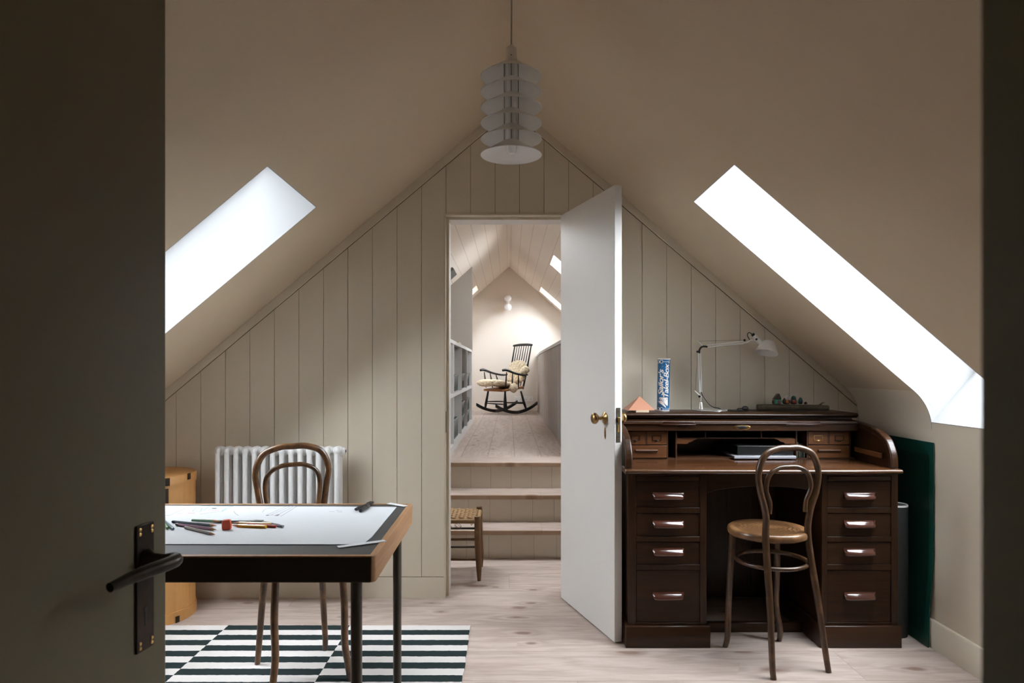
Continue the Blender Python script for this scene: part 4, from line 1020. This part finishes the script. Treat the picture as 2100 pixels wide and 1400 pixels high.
# things inside the desk
m_silver = plain('silver laptop case', (.42, .42, .47), .35, metal=.4)
tag(obj('magazine_stack', G().box(1.052, 1.342, 3.188, 3.40, .7722, .7852), m_silver, bev=.002), 'thin silver grey folder lying in the desk opening', 'folder')
tag(obj('document_box', G().box(1.075, 1.340, 3.215, 3.42, .7854, .830), plain('black binder cloth', (.008, .010, .010), .3), bev=.003), 'black document box on top of the silver folder', 'box')
gcols = [(.03, .05, .03), (.05, .06, .04), (.02, .03, .02), (.06, .07, .05)]
glab = ['thin dark green booklet upright in the desk slot, leftmost of four', 'thin olive booklet upright in the desk slot, second from its left',
        'thinnest blackish booklet upright in the desk slot, third from its left', 'thin grey green booklet upright in the desk slot, beside the brass drawer']
for i in range(4):
    x = 1.3635+i*.0105
    tag(obj('booklet', G().box(x, x+.007-(.002 if i == 2 else 0), GY+.012, 3.40, .772, .845-.006*(i % 2)-.004*i), plain('booklet %d' % i, gcols[i], .5), bev=.001), glab[i], 'booklet', 'booklets in the desk slot')

# ------------------------------------------------------------------ ON THE DESK
DT = .983
m_copper = plain('ribbed copper card', (.48, .20, .12), .45, metal=.2)
def ribbed():
    m, N, L, b = nt('ribbed copper cladding')
    tc = N.new('ShaderNodeTexCoord'); wv = N.new('ShaderNodeTexWave'); wv.bands_direction = 'DIAGONAL'; wv.inputs['Scale'].default_value = 90
    L.new(tc.outputs['Object'], wv.inputs['Vector']); L.new(ramp(N, L, wv.outputs[0], [(.2, (.34, .13, .07)), (.8, (.56, .27, .17))]), b.inputs['Base Color'])
    b.inputs['Roughness'].default_value = .5; return m
py = thing('model_pyramid', 'small copper coloured ribbed pyramid on a pale block', 'ornament', (.638, 3.31, DT))
obj('pyramid', G().add([(.571, 3.272, .993), (.702, 3.282, .993), (.690, 3.40, .993), (.565, 3.39, .993), (.6375, 3.335, 1.060)], [(0, 1, 2, 3), (0, 1, 4), (1, 2, 4), (2, 3, 4), (3, 0, 4)]), ribbed(), py, smooth=0, bev=.001)
obj('pale_block', G().box(.609, .671, 3.276, 3.39, DT, .9935), plain('pale wood block', (.62, .48, .34), .6), py, bev=.001)

# cardboard tube with lettering
tx, ty, tr, tz0, tz1 = .7665, 3.40, .0305, DT, 1.243
lean = Matrix.Translation((tx, ty, tz0)) @ Matrix.Rotation(math.radians(1.2), 4, 'Y')
tu = thing('cardboard_tube', 'tall blue cardboard tube lettered in white, standing on the desk top', 'tube', (tx, ty, tz0))
def leang(g): 
    g.v = [lean @ p for p in g.v]; return g
H = tz1-tz0
m_blue = plain('printed blue card', (.008, .10, .25), .4); m_cream = plain('printed cream ink', (.72, .66, .60), .5)
obj('tube_body', leang(G().lathe([(0, .004), (tr, .004), (tr, H-.004), (0, H-.004)], (0, 0, 0), 48)), m_blue, tu)
obj('rim', leang(G().lathe([(0, 0), (tr+.0006, 0), (tr+.0006, .0045), (tr, .0046), (0, .0046)], (0, 0, 0), 48)), m_cream, tu)
obj('rim', leang(G().lathe([(0, H-.0046), (tr, H-.0046), (tr+.0006, H-.004), (tr+.0006, H), (0, H)], (0, 0, 0), 48)), m_cream, tu)
def wrap(u, z, r=tr+.0005):
    """u: arc metres to the right of the tube's front line"""
    a = -PI/2-math.atan2(tx, ty)+u/r; return Vector((r*math.cos(a), r*math.sin(a), z))
def text_mesh(s, size, shear, off=.0):
    cu = bpy.data.curves.new('lettering', 'FONT'); cu.body = s; cu.size = size; cu.shear = shear; cu.offset = off; cu.resolution_u = 3; cu.space_character = .92
    o = bpy.data.objects.new('lettering', cu); C.objects.link(o); bpy.context.view_layer.update()
    me = bpy.data.meshes.new_from_object(o.evaluated_get(bpy.context.evaluated_depsgraph_get()))
    bm = bmesh.new(); bm.from_mesh(me)
    for k in range(-4, 20):
        bmesh.ops.bisect_plane(bm, geom=bm.verts[:]+bm.edges[:]+bm.faces[:], plane_co=(0, k*.07, 0), plane_no=(0, 1, 0))
    bm.to_mesh(me); bm.free()
    vs = [v.co.copy() for v in me.vertices]; fs = [tuple(p.vertices) for p in me.polygons]
    bpy.data.objects.remove(o); bpy.data.curves.remove(cu); bpy.data.meshes.remove(me); return vs, fs
def wrapped_text(g, s, L_, hgt, u0, z0):
    vs, fs = text_mesh(s, 1.0, .28, .018)
    x0 = min(v.x for v in vs); x1 = max(v.x for v in vs); y0 = 0; y1 = max(v.y for v in vs)
    # baseline to the right, reading upward; triangles are small enough to follow the curve
    out = [wrap(u0-(v.y-y0)/(y1-y0)*hgt, z0+(v.x-x0)/(x1-x0)*L_, tr+.0007) for v in vs]
    g.add(out, fs)
# printed marks, measured up the tube
def s2z(y): return (1262-y)/1152*H   # from crop rows
def s2u(x, y):
    c = 318-(y-690)*(-.0), 0
    cx = 330+(690-y)*.024; h = .998*(x-cx)/135; h = max(-.99, min(.99, h)); return math.asin(h)*tr
g = G()
wrapped_text(g, "Sailor's", s2z(338)-s2z(915), s2u(328, 620)-s2u(222, 620), s2u(322, 620), s2z(915))
wrapped_text(g, "Takel-Box", s2z(208)-s2z(955), s2u(440, 620)-s2u(335, 620), s2u(437, 620), s2z(955))
obj('lettering', leang(g), m_cream, tu, smooth=0, weld=0)
g = G()
def patch(pts, div=5):
    """fill a printed shape given as left/right edge pairs down the tube"""
    rows = pts
    for (a, b_, ya), (c_, d_, yb) in zip(rows[:-1], rows[1:]):
        for k in range(div):
            t0, t1 = k/div, (k+1)/div
            q = [wrap(s2u(a+(b_-a)*t0, ya), s2z(ya)), wrap(s2u(a+(b_-a)*t1, ya), s2z(ya)), wrap(s2u(c_+(d_-c_)*t1, yb), s2z(yb)), wrap(s2u(c_+(d_-c_)*t0, yb), s2z(yb))]
            g.add(q, [(0, 1, 2, 3)])
patch([(250, 420, 962), (193, 420, 985), (215, 420, 1010), (262, 420, 1040), (310, 420, 1070), (360, 420, 1100), (392, 418, 1130), (412, 416, 1143)])
patch([(250, 268, 1035), (193, 290, 1050), (225, 318, 1075), (262, 340, 1100), (305, 362, 1130), (345, 378, 1160), (380, 384, 1188)])
obj('sail_print', leang(g), m_cream, tu, smooth=0, weld=0)
g = G()
def ring(cx, cy, rx, ry, w_=.0011):
    pts = [wrap(s2u(cx+rx*math.cos(2*PI*k/20), cy), s2z(cy+ry*math.sin(2*PI*k/20)), tr+.0003) for k in range(20)]
    g.tube(pts, w_*.8, 6, closed=True)
for cy in (180, 1215):
    ring(285, cy, 34, 36, .0016); ring(222, cy, 24, 30, .0013); ring(250, cy, 16, 20, .0010); ring(450, cy, 10, 30, .0011)
    g.tube([wrap(s2u(x, cy), s2z(cy), tr+.0003) for x in range(318, 446, 14)], .0011, 6)
obj('knot_print', leang(g), m_cream, tu)
g = G()
for k in range(4):
    a = PI*k/4; g.tube([wrap(s2u(315-14*math.cos(a), 280), s2z(280-14*math.sin(a)), tr+.0001), wrap(s2u(315+14*math.cos(a), 280), s2z(280+14*math.sin(a)), tr+.0001)], .0004, 5)
obj('star_print', leang(g), plain('pale blue print', (.10, .30, .45), .5), tu)

# desk lamp
LY = 3.42
def LP(x, y, dy=0): return W(1410+x/7.37, 670+y/7.37, LY+dy)
lm = thing('desk_lamp', 'silver jointed-arm desk lamp on a round base on the desk top', 'lamp', (LP(320, 1280).x, 3.415, DT))
bc = Vector((LP(325, 1280).x, 3.405, DT))
obj('base', G().lathe([(0, 0), (.083, 0), (.085, .002), (.085, .006), (.080, .010), (.03, .011), (0, .011)], bc, 48), m_chrome, lm)
sx_ = LP(200, 1200).x
obj('socket_cone', G().lathe([(0, 0), (.0125, 0), (.0095, .028), (.008, .032), (0, .033)], (sx_, LY, DT+.010), 24), m_chrome, lm)
jz = LP(180, 1052).z
obj('stem', G().cyl((sx_, LY, DT+.04), (sx_-.001, LY, jz+.004), .0032, 12), m_steel, lm)
obj('joint_knob', G().cyl(LP(180, 1052, -.014), LP(180, 1052, .010), .0062, 20), m_black, lm)
obj('tension_lever', G().tube([LP(108, 968), LP(150, 1010), LP(210, 1060)], [.0028, .0042, .003], 10), m_steel, lm)
g = G(); A, B = LP(196, 985), LP(176, 395)
off = Vector((.0055, 0, 0))
g.cyl(A-off, B-off, .0034, 10).cyl(A+off, B+off, .0034, 10).box(A.x-.004, A.x+.004, LY-.0015, LY+.0015, A.z-.004, A.z+.06)
obj('lower_arm', g, m_steel, lm)
g = G().tube([LP(120, 960), LP(150, 400)], .0006, 6).tube([LP(165, 215), LP(850, 200)], .0006, 6); obj('tension_wire', g, m_black, lm)
obj('joint_knob', G().cyl(LP(150, 375, -.012), LP(150, 375, .008), .0055, 20), m_black, lm)
obj('elbow', G().tube(cr([LP(178, 400), LP(180, 350), LP(205, 310), LP(240, 295), LP(300, 300)], 4), .005, 10), m_black, lm)
obj('tension_lever', G().tube([LP(150, 215), LP(185, 250), LP(225, 295)], [.0028, .0042, .003], 10), m_steel, lm)
A, B = LP(292, 297), LP(852, 232); off = Vector((0, 0, .0052))
obj('upper_arm', G().cyl(A-off, B-off, .0036, 10).cyl(A+off, B+off, .0036, 10), m_steel, lm)
obj('wrist', G().tube(cr([LP(845, 240), LP(900, 232), LP(950, 203), LP(1010, 200)], 4), .0035, 10), m_steel, lm)
obj('joint_knob', G().cyl(LP(862, 202, -.012), LP(862, 202, .008), .0058, 20), m_black, lm)
h0, h1 = LP(1000, 130), LP(1130, 268)
hd_ = obj('lamp_holder', G().lathe([(0, 0), (.012, 0), (.0125, .004), (.0125, .014), (.0135, .016), (.0135, (h1-h0).length-.006), (.010, (h1-h0).length), (0, (h1-h0).length)], h0, 28, h1-h0).cyl(LP(1070, 190, -.016), LP(1070, 190, .016), .004, 12), m_steel, lm)
obj('holder_cap', G().cyl(h0-(h1-h0).normalized()*.010, h0, .0085, 18), m_black, hd_)
obj('joint_knob', G().cyl(LP(1042, 188, -.022), LP(1042, 188, -.012), .0055, 20), m_black, hd_)
a0, a1 = LP(1222, 222), LP(1177, 400)
sd = (a1-a0+Vector((0, -.012, 0))).normalized(); SLn = (a1-a0).length
obj('lamp_shade', G().lathe([(.0, 0), (.010, 0), (.029, .001), (.0305, .004), (.0545, SLn-.004), (.0565, SLn), (.0555, SLn+.001), (.0525, SLn-.003), (.029, .006), (.0, .005)], a0, 40, sd), m_alu, lm)
obj('lamp_bulb', G().ell(a0+sd*.03, .018, 16, 10), m_globe, lm)
cord = [LP(940, 195), LP(905, 130), LP(930, 85), LP(985, 120)]
obj('head_cord', G().tube(cr(cord, 5), .0022, 8), m_black, lm)
zc = DT+.0028
def DTp(x, y, dy): p = LP(x, 0, dy); return Vector((p.x, LY+dy, zc))
cord = [LP(205, 985, -.004), LP(245, 1060, -.006), LP(320, 1160, -.01), LP(390, 1212, -.02)]+[Vector((LP(470, 0, -.03).x, LY-.03, DT+.014)), DTp(560, 0, -.04), DTp(680, 0, -.075), DTp(790, 0, -.09), DTp(900, 0, -.06), DTp(925, 0, -.02)]
obj('power_cord', G().tube(cr(cord, 7), .0023, 8), m_black, lm)
obj('inline_switch', G().ell((LP(850, 0).x, LY-.02, DT+.0125), (.0165, .012, .012), 20, 12).tube(cr([(LP(720, 0).x, LY-.03, DT+.006), (LP(745, 0).x, LY-.02, DT+.011), (LP(800, 0).x, LY-.02, DT+.012)], 4), .0028, 8)
    .tube(cr([(LP(720, 0).x, LY-.03, DT+.006), (LP(730, 0).x, LY-.05, DT+.003), (LP(775, 0).x, LY-.06, DT+.003)], 4), .0023, 8), m_black, lm)

# weathered branch with little painted stones
m_log = wood('weathered driftwood', (.05, .038, .022), (.13, .10, .06), 'x', 7, .8, wear=(.20, .16, .10), wscale=20)
rnd = random.Random(9)
FY = 3.42
def FP(x, y, dy=0): return W(1540+x/11.667, 780+y/11.667, FY+dy)
lz = DT+.0165
P = cr([Vector((FP(150, 0).x, FY, lz)), Vector((FP(700, 0).x, FY, lz)), Vector((FP(1300, 0).x, FY, lz-.0005)), Vector((FP(1560, 0).x, FY, lz-.001)), Vector((FP(1850, 0).x, FY, lz-.003))], 6)
g = G().tube(P, [.0155+rnd.uniform(-.0006, .0006)-.0001*i for i in range(len(P))], 14)
lg = tag(obj('driftwood_branch', g, m_log, smooth=50), 'weathered grey brown branch lying on the desk top by the slope', 'branch')
obj('twig_stub', G().tube([(FP(1640, 0).x, FY, lz+.010), (FP(1700, 0).x, FY, lz+.021), (FP(1760, 0).x, FY, lz+.025)], [.005, .003, .0015], 8), m_log, lg)
m_teal = plain('green paint', (.05, .24, .17), .5, var=.15, vs=80); m_brn = plain('brown paint', (.05, .03, .017), .6, var=.3, vs=120); m_red = plain('red paint', (.30, .03, .03), .5)
m_cap = plain('pale cap paint', (.55, .48, .45), .6); m_or = plain('orange paint', (.45, .13, .02), .5); m_dteal = plain('dull green blue paint', (.04, .11, .10), .6, var=.2, vs=90)
zt2 = lz+.0145
def fig(label): return lambda x: thing('painted_stone', label, 'ornament', (x, FY, zt2), 0, 'painted stone figures on the branch')
def egg(x, w_, h, y=FY, z=zt2): return G().ell((x, y, z+h*.5), (w_, w_*.8, h*.5), 20, 12, f=lambda p: Vector((p.x*(1-.25*p.z/(h*.5)), p.y*(1-.25*p.z/(h*.5)), max(p.z, -h*.46))))
x = FP(635, 0).x; t = fig('green house shaped painted stone with a brown peaked roof')(x)
obj('house_body', G().prism([(-.019, 0), (.018, 0), (.020, .026), (-.017, .026)], -.012, .012, 'y', M=Matrix.Translation((x, FY, zt2))), m_teal, t, bev=.005)
obj('roof', G().prism([(-.023, .025), (-.002, .053), (.006, .055), (.016, .030), (.013, .025)], -.014, .014, 'y', M=Matrix.Translation((x, FY, zt2))), m_brn, t, bev=.004)
obj('doorway', G().ell((x+.004, FY-.012, zt2+.010), (.006, .002, .011), 14, 8), m_red, t)
obj('side_rock', G().ell((x-.020, FY+.002, zt2+.012), (.006, .008, .012), 12, 8), m_brn, t)
x = FP(840, 0).x; t = fig('brown round painted stone with a white cap')(x)
obj('body', egg(x, .018, .036), m_brn, t); obj('cap', G().ell((x+.003, FY-.007, zt2+.033), (.011, .011, .015), 14, 10), m_cap, t); obj('painted_face', G().ell((x+.001, FY-.0125, zt2+.014), (.008, .003, .009), 14, 8), m_or, t)
x = FP(1020, 0).x; t = fig('dark round painted stone with a teal cap and orange front')(x)
obj('body', egg(x, .017, .034), m_brn, t); obj('cap', G().ell((x, FY-.001, zt2+.030), (.012, .011, .014), 14, 10), m_dteal, t)
obj('painted_face', G().ell((x-.002, FY-.0115, zt2+.013), (.007, .004, .009), 14, 8), m_red, t); obj('painted_patch', G().ell((x+.007, FY-.0105, zt2+.014), (.004, .004, .006), 12, 8), m_or, t)
x = FP(1185, 0).x; t = fig('dull green pointed painted stone, fourth along the branch')(x)
obj('body', egg(x, .0115, .036), m_dteal, t); obj('painted_patch', G().ell((x+.002, FY-.008, zt2+.009), (.004, .003, .007), 12, 8), m_brn, t)
x = FP(1310, 0).x; t = fig('tiny red and brown painted stone, smallest on the branch')(x)
obj('body', egg(x, .0075, .014), m_brn, t); obj('painted_patch', G().ell((x+.002, FY-.0055, zt2+.007), (.004, .002, .004), 12, 8), m_red, t)

# ------------------------------------------------------------------ BESIDE THE DESK
m_felt = plain('charcoal leather', (.028, .030, .029), .6, bump=.4, bs=220)
wb = thing('waste_bin', 'tall charcoal cylindrical bin with a white lining beside the desk', 'bin', (1.735, 3.07, 0))
obj('bin_body', G().lathe([(0, 0), (.050, 0), (.052, .01), (.052, .578), (.051, .582), (.0495, .582)], (1.735, 3.07, 0), 48), m_felt, wb)
obj('bin_lining', G().lathe([(.0512, .570), (.0525, .583), (.0505, .5865), (.0485, .584), (.0475, .02), (0, .02)], (1.735, 3.07, 0), 48), plain('white bin lining', (.78, .77, .75), .5), wb)
m_green = plain('dark green cutting mat', (.002, .034, .024), .35, spec=.4); m_green2 = plain('green mat margin', (.004, .062, .045), .35, spec=.4)
g = G(); prof = cr([(1.793, 0, .002), (1.797, 0, .15), (1.811, 0, .32), (1.815, 0, .55), (1.8145, 0, .876)], 6)
def sheet(g, y0, y1, z0, z1, dx, t, off=0):
    P = [p for p in prof if z0-1e-6 <= p.z <= z1+1e-6]
    for a, b_ in zip(P[:-1], P[1:]):
        g.hexa([(a.x-dx-t, y0, a.z), (a.x-dx, y0, a.z), (a.x-dx, y1, a.z), (a.x-dx-t, y1, a.z)], [(b_.x-dx-t, y0, b_.z), (b_.x-dx, y0, b_.z), (b_.x-dx, y1, b_.z), (b_.x-dx-t, y1, b_.z)])
mt = tag(obj('cutting_mat', (sheet(g, 2.915, 3.53, 0, 1, 0, .004), g)[1], m_green2), 'large dark green cutting mat leaning on the low right wall', 'mat')
g = G(); sheet(g, 2.945, 3.50, .03, .85, .0042, .0006); obj('printed_field', g, m_green, mt)

# ------------------------------------------------------------------ PENDANT LAMP
PYl = 2.2; pc0 = W(1048.5, 318, PYl); px_ = pc0.x; zb_ = pc0.z
pn = thing('pendant_lamp', 'white pendant lamp of six stacked metal cones hanging from the ridge', 'lamp', (px_, PYl, zb_))
m_shade = plain('off white enamel', (.78, .77, .75), .4, spec=.4)
m_flex = plain('cloth flex', (.42, .39, .33), .6)
m_rod = plain('lamp rod enamel', (.30, .29, .26), .4)
pt = .0505
for k in range(6):
    z = zb_+k*pt; ri = .0255
    prof_ = [(.099, 0), (.0985, .0012), (.085, .0085), (.06, .0235), (.04, .036), (ri, .0445)]
    pi_ = [(r_-.0008, z_-.0012) for r_, z_ in prof_[::-1]]
    if k == 5: prof_ = prof_[:-1]+[(ri, .043), (.0195, .047), (.0185, .053), (.0175, .088), (.0165, .091), (.009, .092), (.0075, .097), (.0045, .102), (0, .102)]; pi_ = [(0, .086), (.0165, .086), (.0175, .05), (.0245, .0415)]+pi_[1:]
    g = G(); pr = prof_+pi_
    g.lathe([(r_, z_) for r_, z_ in pr], (px_, PYl, z), 56, closed=True)
    obj('cone_shade', g, m_shade, pn, smooth=50)
for k in range(4):
    a = PI/2*k; x, y = px_+.0225*math.cos(a), PYl+.0225*math.sin(a)
    obj('rod', G().cyl((x, y, zb_+.038), (x, y, zb_+5.88*pt), .0016, 8), m_rod, pn)
obj('inner_tube', G().lathe([(.0175, .045), (.0175, 5.85*pt), (.0165, 5.85*pt), (.0165, .045)], (px_, PYl, zb_), 24, closed=True), m_globe, pn)
obj('bulb', G().lathe([(0, -.002), (.010, 0), (.0165, .010), (.0175, .020), (.013, .036), (.010, .05), (0, .05)], (px_, PYl, zb_+.004), 24), m_globe, pn)
g = G()
for a in (-PI/2, -PI/2-.85, -PI/2+.85):
    g.cyl((px_+.0215*math.cos(a), PYl+.0215*math.sin(a), zb_+5*pt+.0435), (px_+.0235*math.cos(a), PYl+.0235*math.sin(a), zb_+5*pt+.0435), .0016, 8)
g.cyl((px_, PYl-.0165, zb_+5*pt+.062), (px_, PYl-.0195, zb_+5*pt+.062), .0018, 8)
obj('vent_hole', g, m_black, pn)
zc0 = zb_+5*pt+.10
obj('flex', G().tube(cr([(px_, PYl, zc0), (px_+.001, PYl, zc0+.15), (px_-.001, PYl, zc0+.3), (px_, PYl, min(zl(-.0), zr(px_))-.001)], 5), .0026, 8), m_flex, pn)
obj('ceiling_rose', G().lathe([(0, 0), (.03, .0), (.045, -.02), (0, -.03)], (px_, PYl, zr(px_)), 24), m_shade, pn)
